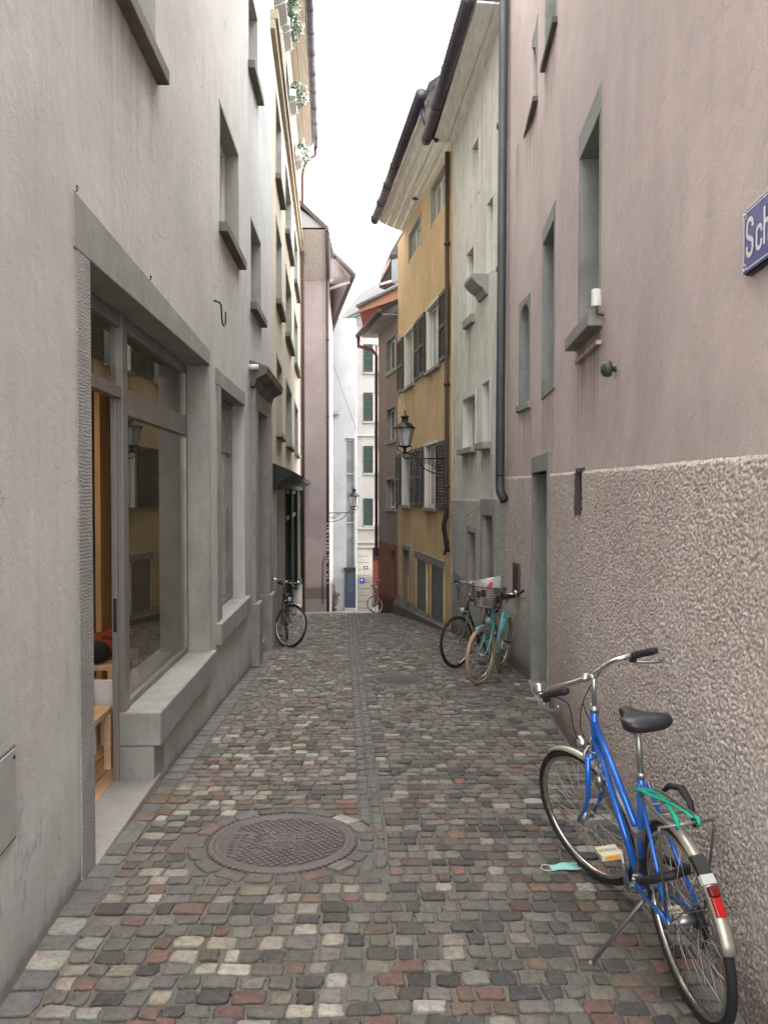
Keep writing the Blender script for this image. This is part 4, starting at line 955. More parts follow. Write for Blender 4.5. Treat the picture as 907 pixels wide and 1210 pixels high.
def stroke(m, pts, w, F, o, s0, z0, k, smooth_n=0):
    P = [Vector(p) * k for p in pts]; L_, R_ = [], []
    for i, p in enumerate(P):
        d_ = (P[min(i + 1, len(P) - 1)] - P[max(i - 1, 0)]).normalized(); n_ = Vector((-d_.y, d_.x)) * w * k / 2; L_.append(p + n_); R_.append(p - n_)
    for i in range(len(P) - 1): m.quad(F.pt(s0 + R_[i].x, z0 + R_[i].y, o), F.pt(s0 + R_[i + 1].x, z0 + R_[i + 1].y, o), F.pt(s0 + L_[i + 1].x, z0 + L_[i + 1].y, o), F.pt(s0 + L_[i].x, z0 + L_[i].y, o))
def arc(cx, cy, rx, ry, a0, a1, n=9): return [(cx + rx * math.cos(R(q)), cy + ry * math.sin(R(q))) for q in lin(a0, a1, n)]
m = MB(); k_ = (zt - zb)
lz = zb
S_ = [(.27, .66)] + arc(.16, .70, .11, .10, 0, 180) + [(.05, .62)] + arc(.10, .60, .05, .06, 180, 250, 3) + [(.22, .47)] + arc(.21, .42, .06, .05, 60, 0, 3) + [(.27, .36)] + arc(.16, .34, .11, .10, 0, -180) + [(.05, .40)]
c_ = [(.24, .47)] + arc(.15, .50, .09, .08, 0, 180, 7) + arc(.15, .32, .09, .08, 180, 360, 7) + [(.24, .36)]
stroke(m, S_, .075, FD, .0313, s_l + .026, lz, k_); stroke(m, c_, .07, FD, .0313, s_l + .026 + .36 * k_, lz, k_)
stroke(m, [(.04, .24), (.04, .80)], .07, FD, .0313, s_l + .026 + .66 * k_, lz, k_); stroke(m, [(.04, .48)] + arc(.12, .50, .08, .08, 150, 0, 6) + [(.20, .24)], .07, FD, .0314, s_l + .026 + .66 * k_, lz, k_)
m.build('lettering', 'whiteen', t)

# ================================================================== RIGHT: WEATHERED WHITE HOUSE
F5 = Fac((1.27, 14.3), (1.70, 10.7)); F5_ = F5
B = thing('weathered_white_house', 'narrow streaky off-white house with grey roughcast base between pink and ochre houses', 'building', (1.6, 12.5, gz(12.5)))
zc = F5.sz(565, 590)[1]
window(F5, B, F5.rect(564, 557, (564, 165), (564, 222)), rec=.12, sur=(.12, .01, 'R2'), nx=1, pane='pane_g', fr='frame_g')
window(F5, B, F5.rect(581.5, 575, (581.5, 234), (581.5, 318)), rec=.12, sur=(.05, .01, 'R2'), nx=1, pane='R2', fr='R2')
window(F5, B, F5.rect(559, 551, (559, 292), (559, 372)), rec=.12, sur=(.05, .01, 'R2'), sill=(.14, .07, 'stone_l', .06), nx=1, pane='R2', fr='R2')
m = MB(); a, b, c, d = F5.rect(581, 566, (574, 322), (574, 330)); c = F5.sz(574, 352)[1]; d = F5.sz(578, 322)[1]
m.loft([[F5.pt(x, d + z, o_) for o_, z in [(-.02, 0), (.26, 0), (.26, -.06), (.23, -.10), (.16, -.17), (.08, -.22), (.04, -.30), (-.02, -.32)]] for x in (a + .0, b - .25)], smooth=False); m.build('stone_bracket', 'stone_l', B, bevel=.01)
window(F5, B, F5.rect(561, 547, (561, 466), (561, 528)), rec=.12, sur=(.07, .012, 'R2w'), sill=(.09, .10, 'stone_l', .08), nx=2, pane='pane_b', fr='frame_w', fw=.05)
window(F5, B, F5.rect(578, 570, (578, 450), (578, 522)), rec=.12, sur=(.06, .012, 'R2w'), sill=(.11, .12, 'stone_l', .06), nx=1, pane='pane_b', fr='frame_w', fw=.04)
a, b, c, d = F5.rect(583, 571, (583, 610), (583, 640)); F5.op.append((a, b, gz(11.5) - .05, d, .35)); do = (a, b, gz(11.5) - .05, d)
a2, b2, c2, d2 = F5.rect(563, 554, (563, 630), (563, 690)); 
window(F5, B, (a2, b2, c2, d2), rec=.2, sur=(.08, .03, 'stone_l'), sill=(.09, .04, 'stone_l', .08), nx=1, pane='pane_g', fr='frame_g')
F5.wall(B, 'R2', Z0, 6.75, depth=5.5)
rough_patch(F5, 0, F5.L, -3.0, zc, 'rough_grey', [(do[0] - .1, do[1] + .1, -5, do[3] + .3), (a2 - .08, b2 + .08, c2 - .1, d2 + .1)], B, step=.022)
m = MB(); F5.box(m, do[0] - .1, do[0], do[2], do[3], -.3, .03); F5.box(m, do[1], do[1] + .14, do[2], do[3], -.3, .03); F5.box(m, do[0] - .1, do[1] + .14, do[3], do[3] + .26, -.3, .032); m.build('door_surround', 'stone', B, bevel=.01)
m = MB(); F5.box(m, do[0], do[1], do[2], do[3], -.36, -.3); m.build('door', 'black', B)
# eave, gutter
sA = F5.sz(543, 583)[0]; roof(B, F5, .30, F5.L - .04, 6.26, over=.44, soff='soffit_p2', gut='gutter', gr=.095, glen=(.24, F5.L - .04), zs=.125)
e = F5.pt(F5.L + .02, 0, .10)
m = MB(); zb_ = at(586, 590, 10.6).z; m.tube([Vector((e.x + .02, e.y - .1, 7.4)), Vector((e.x, e.y, zb_ + .35)), Vector((e.x, e.y, zb_ + .22)), Vector((e.x - .0, e.y - .06, zb_ + .1)), Vector((e.x + .05, e.y - .12, zb_ - .02))], .062, 14)
for z in (zb_ + .32, 1.2, 3.05, 5): m.tube([Vector((e.x, e.y, z)), Vector((e.x, e.y, z + .06))], .062, 14)
m.build('downpipe', 'pipe_d', B)
s0_, z0_ = F5.sz(543, 686); t = thing('notice_plate', 'plain blue-grey metal plate on the corner of the weathered white house', 'plate', F5.pt(s0_, z0_))
m = MB(); F5.box(m, s0_ - .28, s0_ + .28, z0_ - .12, z0_ + .12, .03, .05); m.build('plate', 'bluegrey', t, bevel=.004); m = MB(); m.tube([F5.pt(s0_, z0_ - .12, .035), F5.pt(s0_, z0_ - .35, .02)], .012, 6); m.build('stay', 'verge', t)

# ================================================================== RIGHT: OCHRE HOUSE WITH SHUTTERS
F6 = Fac((.36, 20.1), (1.25, 14.3))
B = thing('ochre_house', 'ochre house with dark green louvred shutters and a wide white eave', 'building', (.9, 17, gz(17)))
def W6(pa, pb, top, bot, **k): return window(F6, B, F6.rect(pa, pb, top, bot), **{**dict(rec=.09, sur=(.06, .015, 'frame_g'), nx=2, pane='pane_b', fr='frame_w', fw=.06), **k})
W6(496.5, 483, (496.5, 255), (496.5, 287), nx=3, sur=(.06, .02, 'frame_g')); W6(530.5, 509, (530.5, 186), (530.5, 232), nx=3, sur=(.06, .02, 'frame_g'))
def sh6(pa, pb): a, b = F6.sz(pa, 583)[0], F6.sz(pb, 583)[0]; return (min(a, b), max(a, b))
rA = F6.rect(489.5, 478, (489.5, 388), (489.5, 453)); rB = F6.rect(519, 504, (519, 346), (519, 429))
zA0, zA1 = (rA[2] + rB[2]) / 2, (rA[3] + rB[3]) / 2
for r_, ss in ((rA, (sh6(477, 470.5), sh6(496, 490.5))), (rB, (sh6(503, 496.8), sh6(531, 520)))):
    window(F6, B, (r_[0], r_[1], zA0, zA1), rec=.09, nx=2, pane='pane_b', fr='frame_w', fw=.06, sur=(.05, .012, 'frame_w'), sill=(.07, .07, 'stone_l', .04), shut=[(*s_, zA0, zA1) for s_ in ss])
rA = F6.rect(485, 475, (485, 532), (485, 598)); rB = F6.rect(516, 502, (516, 524), (516, 600)); zA0, zA1 = (rA[2] + rB[2]) / 2, (rA[3] + rB[3]) / 2
for r_, ss in ((rA, (sh6(474, 468.8), sh6(493, 486.2))), (rB, (sh6(500.5, 493.5), sh6(528, 517)))):
    window(F6, B, (r_[0], r_[1], zA0, zA1), rec=.09, nx=2, pane='pane_b', fr='frame_w', fw=.06, sur=(.05, .012, 'frame_w'), sill=(.07, .07, 'stone_l', .04), shut=[(*s_, zA0, zA1) for s_ in ss])
r_ = F6.rect(484.5, 477, (484.5, 651), (480, 723)); F6.op.append((*r_[:2], r_[2] - .2, r_[3], .25)); do = r_
rc1 = F6.rect(504.5, 493, (504.5, 663), (498, 716)); rc2 = F6.rect(525, 510, (525, 668), (518, 728))
F6.wall(B, 'R3', Z0, 6.46, depth=6)
m = MB(); F6.box(m, do[0], do[1], do[2] - .2, do[3], -.3, -.2); m.build('door', 'frame_g', B)
m = MB(); F6.box(m, do[0] - .08, do[1] + .08, do[3], do[3] + .12, -.1, .03); F6.box(m, do[1], do[1] + .08, do[2] - .3, do[3], -.1, .028); F6.box(m, do[0] - .08, do[0], do[2] - .3, do[3], -.1, .028); m.build('door_surround', 'stone', B, bevel=.006)
zz = (rc1[3] + rc2[3]) / 2
for q in (rc1, rc2):
    m = MB(); F6.box(m, q[0], q[1], q[2] - .3, zz - .05, -.05, .012); w = m.build('cellar_shutter', paint('cellar_grey', (.14, .15, .145), .6), B)
    [(lambda mm: (F6.box(mm, x_, x_ + .05, q[2] - .3, zz - .05, 0, .03), mm.build('frame', 'R3', w)))(MB()) for x_ in (q[0] - .05, q[1])]
m = MB(); F6.box(m, rc1[0] - .12, rc2[1] + .12, zz - .05, zz + .12, 0, .04) if rc1[0] < rc2[0] else F6.box(m, rc2[0] - .12, rc1[1] + .12, zz - .05, zz + .12, 0, .04); m.build('lintel', 'stone', B, bevel=.006)
# slanted plinth
a0, a1 = F6.sz(476, 583)[0], F6.sz(527, 583)[0]; zA, zB = F6.sz(478, 700)[1], F6.sz(524, 744)[1]
m = MB(); m.hexa([F6.pt(0, Z0, .16), F6.pt(F6.L, Z0, .16), F6.pt(F6.L, Z0, 0), F6.pt(0, Z0, 0), F6.pt(0, gz(20) + .28, .12), F6.pt(F6.L, gz(14.3) + .05, .12), F6.pt(F6.L, gz(14.3) + .08, 0), F6.pt(0, gz(20) + .5, 0)]); m.build('plinth', 'stone_d', B, bevel=.01)
# soffit, gutter, fascia
E0, E1 = at(506, 112, 13.6), at(447.5, 262, 18.7); W0, W1 = F6.pt(F6.L + .2, 6.42, -.05), F6.pt(F6.sz(477, 583)[0] - .0, 6.45, -.05)
m = MB(); n = 8; rows = []
for j in range(5):
    f = j / 4; fa = W1.lerp(E1, f) + Vector((0, .25 * f * (1 - f), 0)); rows.append([W0.lerp(E0, f), fa])
for r0, r1 in zip(rows, rows[1:]):
    k0, k1 = r1[0].lerp(r0[0], .07), r1[1].lerp(r0[1], .07); m.hexa([k1, k0, r0[0], r0[1]] + [v + Vector((0, 0, .04)) for v in (k1, k0, r0[0], r0[1])])
sof = m.build('soffit', 'soffit_p3', B)
m = MB(); m.tube([E0 + Vector((-.13, .0, .02)), E1 + Vector((-.10, .0, .02))], .10, 16)
for k in range(7): q = E0.lerp(E1, k / 6.2) + Vector((-.12, 0, .02)); d_ = (E1 - E0).normalized() * .04; m.tube([q, q + d_], .107, 16)
q = E0 + Vector((-.10, 0, 0)); m.tube([q + Vector((0, .2, -.05)), q + Vector((.02, .15, -.32)), q + Vector((.13, .2, -.55)), q + Vector((.28, .3, -.66))], .045, 10)
rf0 = MB(); up = Vector((.75, .2, .62)) * 7; z3 = Vector((0, 0, .08)); q = [E0 + z3, E1 + z3, E1 + up + z3, E0 + up + z3]; rf0.hexa([v for v in (q[1], q[0], q[3], q[2])] + [v + Vector((0, 0, .14)) for v in (q[1], q[0], q[3], q[2])]); rfo = rf0.build('roof', 'tiles', B)
m.build('gutter', 'gutter', rfo)
m = MB(); gq = [E0, W0, W0 + Vector((.1, 0, 1.3)), E0 + Vector((.05, 0, .14))]; m.hexa([gq[0], gq[1], gq[1] + Vector((0, .05, 0)), gq[0] + Vector((0, .05, 0)), gq[3], gq[2], gq[2] + Vector((0, .05, 0)), gq[3] + Vector((0, .05, 0))]); m.build('gable_board', 'verge', B)
m = MB(); vv = (W0.lerp(E0, .55), W0.lerp(E1, .45)); c_ = W0.lerp(W1, .62).lerp(E0.lerp(E1, .62), .25) - Vector((0, 0, .012)); m.lathe([(.07, 0), (.07, .02), (.001, .02)], 14, tuple(c_)); m.build('soffit_vent', 'verge', B)
m = MB(); e = F6.pt(F6.L - .09, 0, .07); m.tube([Vector((e.x, e.y, 6.3)), Vector((e.x, e.y, -.35)), Vector((e.x - .05, e.y, -.6)), Vector((e.x + .02, e.y, -1.1))], .042, 12)
for z in (4.6, 2, .1): m.tube([Vector((e.x, e.y, z)), Vector((e.x, e.y, z + .05))], .06, 12)
m.build('downpipe', 'pipe_b', B)
m = MB(); pts = [Vector((e.x - .02 + .03 * math.sin(k * 1.3), e.y - .02, -.2 - k * .12)) for k in range(9)]; m.tube(pts, [.05, .03, .045, .03, .05, .025, .04, .03, .02], 8); m.build('cable_bundle', 'black', B)

# ================================================================== RIGHT: BROWN-PINK HOUSE BEYOND
F7 = Fac((-.16, 22.5), (.36, 20.1))
B = thing('brown_pink_house', 'brown-pink house with red base and deep eave beyond the ochre house', 'building', (.1, 21.5, gz(21.5)))
zl = F7.sz(455, 641)[1]
for t0, t1 in ((400, 438), (483, 520), (567, 600)):
    window(F7, B, F7.rect(467.5, 457, (462, t0), (462, t1)), rec=.1, sur=(.08, .02, 'stone'), sill=(.10, .05, 'stone_l', .08), nx=2, pane='pane', fr='frame_w')
r_ = F7.rect(466, 462, (464, 650), (464, 718)); F7.op.append((r_[0], r_[1], r_[2] - .3, r_[3], .2)); r7 = r_
F7.wall(B, 'R4', zl, 4.75, depth=5); F7.wall(B, 'R4low', Z0, zl, depth=5)
m = MB(); F7.box(m, r7[0], r7[1], r7[2] - .3, r7[3], -.2, -.12); m.build('door', 'frame_g', B); 
m = MB(); F7.box(m, r7[0] - .08, r7[1] + .1, r7[3], r7[3] + .1, -.1, .05); m.build('door_lintel', 'stone_d', B)
roof(B, F7, -.55, F7.L, 4.62, over=.42, soff='salmon_s' if 0 else 'L3', gut='verge', gr=.07, rise=.6, back=1.0)
m = MB(); e = F7.pt(.03, 0, .07); g_ = F7.pt(-.5, 4.6, .5); m.tube([g_, g_ + Vector((0, 0, -.25)), Vector((e.x - .12, e.y, 4.15)), Vector((e.x, e.y, 4.0)), Vector((e.x, e.y, gz(22) + 1.6))], .05, 12); m.build('downpipe', paint('red_downpipe', (.16, .055, .045), .5), B)
# salmon upper bay and dormer behind it
m = MB(); slab(m, PX([(420, 376), (472, 376), (472, 340), (423, 364)], [23.2, 22.6, 22.4, 23.0]), .03)
q = PX([(423, 363), (474, 337), (474, 352), (424, 369)], [23.0, 22.0, 22.0, 23.0]); m2 = MB()
m2.hexa([q[3], q[2], q[2] + Vector((.2, 1.5, 0)), q[3] + Vector((.2, 1.5, 0)), q[0], q[1], q[1] + Vector((.2, 1.5, 0)), q[0] + Vector((.2, 1.5, 0))]); m2.build('upper_eave', 'salmon', B)
m2 = MB(); q = PX([(425, 369), (474, 355), (474, 372), (430, 392)], [23.05, 22.1, 22.2, 23.4]); m2.hexa([q[3], q[2], q[2] + Vector((.3, 1, 0)), q[3] + Vector((.3, 1, 0)), q[0], q[1], q[1] + Vector((.3, 1, 0)), q[0] + Vector((.3, 1, 0))]); m2.build('upper_wall', paint('salmon_shade', (.30, .09, .07), .8), B)
m2 = MB(); q = PX([(422, 362), (475, 335)], [22.95, 21.9]); m2.tube([q[0], q[1]], .06, 8); m2.build('ridge_flashing', 'bluegrey', B)
m2 = MB(); q = PX([(447, 333), (455, 333), (455, 303), (447, 325)], 24.0); 
P_ = PX([(448, 340), (464, 333), (464, 298), (448, 334)], [24.6, 23.4, 23.4, 24.6]); m2.hexa([P_[0], P_[1], P_[1] + Vector((1, 1.5, 0)), P_[0] + Vector((1, 1.5, 0)), P_[3], P_[2], P_[2] + Vector((1, 1.5, 0)), P_[3] + Vector((1, 1.5, 0))]); dm = m2.build('dormer', 'dark', B)
m2 = MB(); P_ = PX([(462.5, 334), (472, 330), (472, 298), (462.5, 301)], [23.3, 22.8, 22.8, 23.3]); m2.hexa([P_[0], P_[1], P_[1] + Vector((.5, .5, 0)), P_[0] + Vector((.5, .5, 0)), P_[3], P_[2], P_[2] + Vector((.5, .5, 0)), P_[3] + Vector((.5, .5, 0))]); m2.build('dormer_cheek', paint('zinc_blue', (.30, .36, .42), .5), dm)
m2 = MB(); m2.tube(PX([(449, 331), (463, 304)], [24.5, 23.3]), .05, 6); m2.tube(PX([(450, 336), (463, 332)], [24.5, 23.3]), .04, 6); m2.build('dormer_frame', 'white', dm)
m2 = MB(); P_ = PX([(449, 330), (461, 301), (478, 272), (474, 300)], [24.6, 23.2, 22.5, 22.6]); slab(m2, P_, .1); m2.build('dormer_roof', 'verge', dm)

# ================================================================== WALL LANTERNS
def lantern(loc, ang, label, L=.80):
    # local frame: origin at wall plate, +x points away from the wall
    t = thing('wall_lantern', label, 'street lamp', loc, 'lanterns on iron brackets', rot=(0, 0, ang))
    m = MB(); m.tube([(0, 0, .0), (L, 0, 0)], .014, 8); m.box(-.0, .02, -.03, .03, -.32, .1)
    m.tube([(.01, 0, -.30)] + [(.02 + (L - .28) * math.sin(q), 0, -.30 + .30 * (1 - math.cos(q))) for q in lin(0, PI / 2, 10)], .011, 8)
    def spiral(c, r0, a0, turns, sgn=1): return [(c[0] + r0 * (1 - .75 * i / 24) * math.cos(a0 + sgn * turns * 2 * PI * i / 24), 0, c[1] + r0 * (1 - .75 * i / 24) * math.sin(a0 + sgn * turns * 2 * PI * i / 24)) for i in range(25)]
    for c, r0, a0, tr, sg in (((.11, -.10), .09, PI / 2, 1.4, 1), ((.27, -.08), .07, PI / 2, 1.4, -1), ((.12, -.2), .06, 0, 1.3, 1), ((.39, -.055), .05, PI / 2, 1.2, 1), ((.22, -.17), .045, PI, 1.3, -1)): m.tube(spiral(c, r0, a0, tr, sg), .007, 6)
    m.tube([(L, 0, 0), (L + .03, 0, .02), (L + .05, 0, .10), (L, 0, .14)], .011, 6); m.tube([(L - .22, 0, 0), (L - .2, 0, .05), (L - .1, 0, .09), (L, 0, .10)], .010, 6)
    for sg in (-1, 1): m.tube([(L, 0, .10), (L + sg * .10, 0, .13), (L + sg * .14, 0, .20), (L + sg * .115, 0, .245)], .009, 6); m.tube([(L, 0, .10), (L, sg * .10, .13), (L, sg * .12, .22)], .009, 6)
    m.build('bracket', 'iron', t, world=False)
    z = .235
    m = MB(); m.lathe([(.105, z), (.175, z + .33)], 6, (L, 0, 0)); m.build('glass', 'frost', t, world=False)
    m = MB()
    for k in range(6):
        a_ = 2 * PI * k / 6; m.tube([(L + .107 * math.cos(a_), .107 * math.sin(a_), z), (L + .178 * math.cos(a_), .178 * math.sin(a_), z + .33)], .007, 5)
    m.lathe([(.0, z - .14), (.02, z - .13), (.02, z - .05), (.06, z - .03), (.115, z - .012), (.115, z + .004), (.1, z + .004)], 12, (L, 0, 0)); m.build('cage', 'iron', t, world=False)
    m = MB(); z += .33; m.lathe([(.15, z), (.205, z - .005), (.205, z + .01), (.17, z + .035), (.13, z + .085), (.075, z + .115), (.062, z + .13), (.06, z + .2), (.085, z + .21), (.085, z + .222), (.05, z + .24), (.03, z + .262), (.012, z + .27), (.01, z + .3), (.016, z + .31), (.003, z + .345)], 20, (L, 0, 0)); m.build('cap', 'iron', t, world=False)
    return t
s_, z_ = F6.sz(527.5, 542); wl = F6.pt(s_, z_, .01); lantern(wl, math.atan2(F6.n.y, F6.n.x), 'black iron lantern with frosted glass on a scrolled bracket at the ochre house', L=.80)
wl = at(391, 606, 25.95); wl.x = -1.885; lantern(wl, math.atan2(F3s.n.y, F3s.n.x), 'smaller looking far lantern on a scrolled bracket at the mauve house', L=.88)
#PART4
# ================================================================== BICYCLES
M_['tyre'] = paint('tyre_rubber', (.012, .012, .013), .75, grain=.001); M_['tyre_tan'] = paint('tyre_tan', (.42, .28, .17), .8, wear=.25); M_['tyre_grey'] = paint('tyre_pale_grey', (.30, .30, .29), .8)
M_['chrome'] = paint('chrome', (.55, .54, .52), .25, 1.0, wear=.3, grain=.0002); M_['alu'] = paint('aluminium', (.45, .45, .44), .38, .9, wear=.3); M_['steel'] = paint('dull_steel', (.25, .245, .235), .45, .8, wear=.4)
M_['blueframe'] = paint('metallic_blue_paint', (.012, .15, .62), .25, .25, wear=.15, coat=.8); M_['teal'] = paint('turquoise_paint', (.10, .42, .42), .35, .1, wear=.1, coat=.5)
M_['blackframe'] = paint('black_bike_paint', (.012, .013, .015), .3, .1, wear=.1, coat=.5)
M_['guard'] = paint('champagne_mudguard', (.46, .44, .37), .35, .6, wear=.35); M_['saddle'] = paint('saddle_black', (.016, .016, .018), .42, wear=.2, grain=.0008)
M_['rubber'] = paint('grip_rubber', (.014, .014, .015), .7); M_['cream'] = paint('yellowed_plastic', (.52, .46, .34), .5); M_['amber'] = paint('amber_reflector', (.75, .27, .01), .25)
M_['red'] = paint('red_reflector', (.40, .012, .010), .2, wear=.1); M_['darkred'] = paint('dark_red_lens', (.14, .006, .006), .25); M_['lampglass'] = paint('lamp_lens', (.6, .6, .58), .12, .3)
M_['bungee'] = paint('green_strap', (.0, .36, .22), .6, wear=.2); M_['lockc'] = paint('lock_sleeve', (.01, .01, .011), .65, grain=.002)
M_['wicker'] = paint('basket_wire', (.09, .08, .072), .6); M_['news'] = paint('printed_paper', (.62, .60, .58), .6, wear=.3); M_['newsred'] = paint('printed_red', (.55, .06, .06), .6)
M_['spoke'] = paint('spokes', (.5, .5, .48), .35, .8)

def ring_pts(c, r, n=48, a0=0, a1=2 * PI): return [(c[0] + r * math.cos(a0 + (a1 - a0) * i / n), 0, c[2] + r * math.sin(a0 + (a1 - a0) * i / n)) for i in range(n if abs(a1 - a0 - 2 * PI) < 1e-6 else n + 1)]

def bicycle(label, loc, head, lean, steer, wb=1.08, r=.345, hh=1.03, frame='blueframe', tyre='tyre', guard='guard', style='ladies', grp=None, grad=.054, spoke_n=32, rack=True, basket=False, kick=True, tw=.017, barz=0.0, saddle='saddle', text=False, scale=1.0, forkc=None):
    Mw = Matrix.Rotation(head, 4, 'Z') @ Matrix.Rotation(math.atan(grad) * math.cos(head - PI / 2), 4, 'Y') @ Matrix.Rotation(-lean, 4, 'X')
    T = thing('bicycle', label, 'bicycle', loc, grp); T.rotation_euler = Mw.to_euler(); T.scale = (scale,) * 3
    tl = R(20); ax = Vector((-math.sin(tl), 0, math.cos(tl))); ht = Vector((wb - .235, 0, .80)); RA, FAx, BB = Vector((0, 0, r)), Vector((wb, 0, r)), Vector((.44, 0, .285))
    forkc = forkc or frame
    def SW(m):
        q = Matrix.Rotation(steer, 3, ax); m.v = [ht + q @ (v - ht) for v in m.v]; return m
    def bld(m, n, mat, par=T, bev=0): return m.build(n, mat, par, world=False, bevel=bev)
    def wheel(name, c, st, hub_w):
        f = SW if st else (lambda m: m)
        m = MB(); m.tube(ring_pts(c, r - tw), tw, 10, closed=True); W = bld(f(m), name, tyre)
        m = MB(); rr = r - 2 * tw - .004; prof = [(-.011, .006), (-.013, -.004), (-.006, -.013), (.006, -.013), (.013, -.004), (.011, .006)]
        rings = []
        for i in range(56):
            a = 2 * PI * i / 56; rings.append([Vector((c[0] + (rr + q) * math.cos(a), y, c[2] + (rr + q) * math.sin(a))) for y, q in prof])
        rings.append(rings[0]); m.loft(rings, cap=False); bld(f(m), 'rim', 'chrome', W)
        m = MB(); m.tube([(c[0], -hub_w, c[2]), (c[0], hub_w, c[2])], .006, 8); m.tube([(c[0], -hub_w * .6, c[2]), (c[0], hub_w * .6, c[2])], .016, 12)
        for s in (-1, 1): m.tube([(c[0], s * hub_w * .58, c[2]), (c[0], s * hub_w * .64, c[2])], .026, 14); m.tube([(c[0], s * hub_w * .93, c[2]), (c[0], s * hub_w * 1.05, c[2])], .011, 8)
        bld(f(m), 'hub', 'alu', W)
        m = MB()
        for k in range(spoke_n):
            a = 2 * PI * k / spoke_n; s = 1 if k % 2 else -1; d = (1 if (k // 2) % 2 else -1) * R(62)
            m.tube([(c[0] + .024 * math.cos(a + d), s * hub_w * .61, c[2] + .024 * math.sin(a + d)), (c[0] + (rr - .01) * math.cos(a), s * .002, c[2] + (rr - .01) * math.sin(a))], .0013, 4)
        bld(f(m), 'spokes', 'spoke', W); return W
    wheel('front_wheel', FAx, True, .052); wheel('rear_wheel', RA, False, .065)
    # frame
    m = MB(); top = ht + ax * .15; bot = ht - ax * .07; st_top = Vector((.27, 0, .80)); seat = (BB - st_top).normalized()
    m.tube([bot, top], .019, 14); m.tube([BB, st_top], .0155, 12); m.tube([BB + Vector((0, -.035, 0)), BB + Vector((0, .035, 0))], .022, 14)
    if style == 'ladies':
        m.tube([ht + ax * .0, BB + Vector((.02, 0, .02))], .0175, 12); m.tube([ht + ax * .09, BB.lerp(st_top, .42)], .0165, 12)
    elif style == 'mixte':
        m.tube([ht - ax * .02, BB + Vector((.02, 0, .02))], .018, 12); m.tube([ht + ax * .08, Vector((.62, 0, .62)), BB.lerp(st_top, .55)], .016, 12)
    elif style == 'low':
        m.tube([ht - ax * .02, Vector((.66, 0, .42)), BB + Vector((.02, 0, .02))], .024, 12)
    else:
        m.tube([ht - ax * .02, BB + Vector((.02, 0, .02))], .016, 12); m.tube([ht + ax * .10, st_top + Vector((0, 0, -.03))], .015, 12)
    for s in (-1, 1):
        m.tube([RA + Vector((0, s * .062, 0)), st_top + Vector((-.015, s * .018, -.03))], .0085, 8); m.tube([RA + Vector((0, s * .062, 0)), Vector((.12, s * .058, r - .01)), BB + Vector((-.02, s * .028, 0))], .0095, 8)
    fr = bld(m, 'frame', frame)
    m = MB(); m.tube([top, top + ax * .02, top + ax * .021, top + ax * .03], [.023, .023, .018, .018], 14); bld(m, 'headset', 'alu', fr); m = MB(); m.tube([bot, bot - ax * .012], .023, 14); bld(m, 'headset', 'alu', fr)
    # fork
    m = MB(); cr = ht - ax * .10; crl = FAx + ax * .0
    m.tube([bot, cr], .017, 12); fz = Vector((0, 1, 0))
    for s in (-1, 1):
        a = cr + Vector((0, s * .045, 0)); m.tube([cr, a + ax * .002], .017, 10); q = a - ax * .22; m.tube([a + ax * .01, q, q.lerp(FAx + Vector((-.012, s * .05, .03)), .6) + Vector((-.02, 0, 0)), FAx + Vector((0, s * .05, 0))], [.0145, .0125, .010, .008], 10)
    bld(SW(m), 'fork', forkc)
    # stem and bars
    hz = ht + ax * (.325 + barz); m = MB(); m.tube([top + ax * .02, hz], .0115, 12); C = hz + Vector((.05, 0, .0)); m.tube([hz - ax * .004, hz + ax * .006 + Vector((.01, 0, 0)), C], .0135, 10); m.tube([C + Vector((0, -.028, 0)), C + Vector((0, .028, 0))], .018, 12); bld(SW(m), 'stem', 'alu')
    m = MB(); hb = [(0, 0, 0), (.008, .07, .0), (.022, .14, .006), (.018, .21, .012), (-.02, .258, .016), (-.07, .272, .024), (-.19, .272, .05)]
    if style == 'flat': hb = [(0, 0, 0), (.0, .1, .01), (-.01, .2, .015), (-.03, .26, .015), (-.06, .31, .012)]
    L_ = [C + Vector((x, y, z)) for x, y, z in hb]; R_ = [C + Vector((x, -y, z)) for x, y, z in hb]
    def smooth(P, n=4):
        out = []
        for i in range(len(P) - 1):
            p0, p1, p2, p3 = P[max(i - 1, 0)], P[i], P[i + 1], P[min(i + 2, len(P) - 1)]
            for k in range(n):
                t = k / n; out.append(.5 * ((2 * p1) + (p2 - p0) * t + (2 * p0 - 5 * p1 + 4 * p2 - p3) * t * t + (3 * p1 - p0 - 3 * p2 + p3) * t ** 3))
        return out + [P[-1]]
    m.tube(smooth(list(reversed(R_))[:-1] + L_), .011, 12); HB = bld(SW(m), 'handlebar', 'chrome')
    for P, s in ((L_, 1), (R_, -1)):
        d = (P[-1] - P[-2]).normalized(); e = P[-1]; a = e - d * .125
        m = MB(); m.tube([a, a + d * .006, a + d * .012, e - d * .01, e + d * .004], [.017, .019, .0165, .0165, .015], 14)
        for k in range(7): m.tube([a + d * (.018 + k * .014), a + d * (.024 + k * .014)], .0176, 14)
        bld(SW(m), 'grip', 'rubber', HB)
        m = MB(); b = a - d * .025; m.tube([b, b + d * .02], .018, 12); m.box(-.012, .012, -.012, .012, -.03, .0, Matrix.Translation(b + Vector((.015, 0, -.005))))
        bld(SW(m), 'brake_clamp', 'black', HB)
        m = MB(); m.tube(smooth([b + Vector((.03, -s * .01, -.02)), b + Vector((.045, s * .01, -.035)), b + Vector((.01, s * .04, -.055)) + d * .03, b + Vector((-.02, s * .05, -.06)) + d * .08, b + Vector((-.02, s * .045, -.045)) + d * .11]), [.006] * 17, 8); bld(SW(m), 'brake_lever', 'alu', HB)
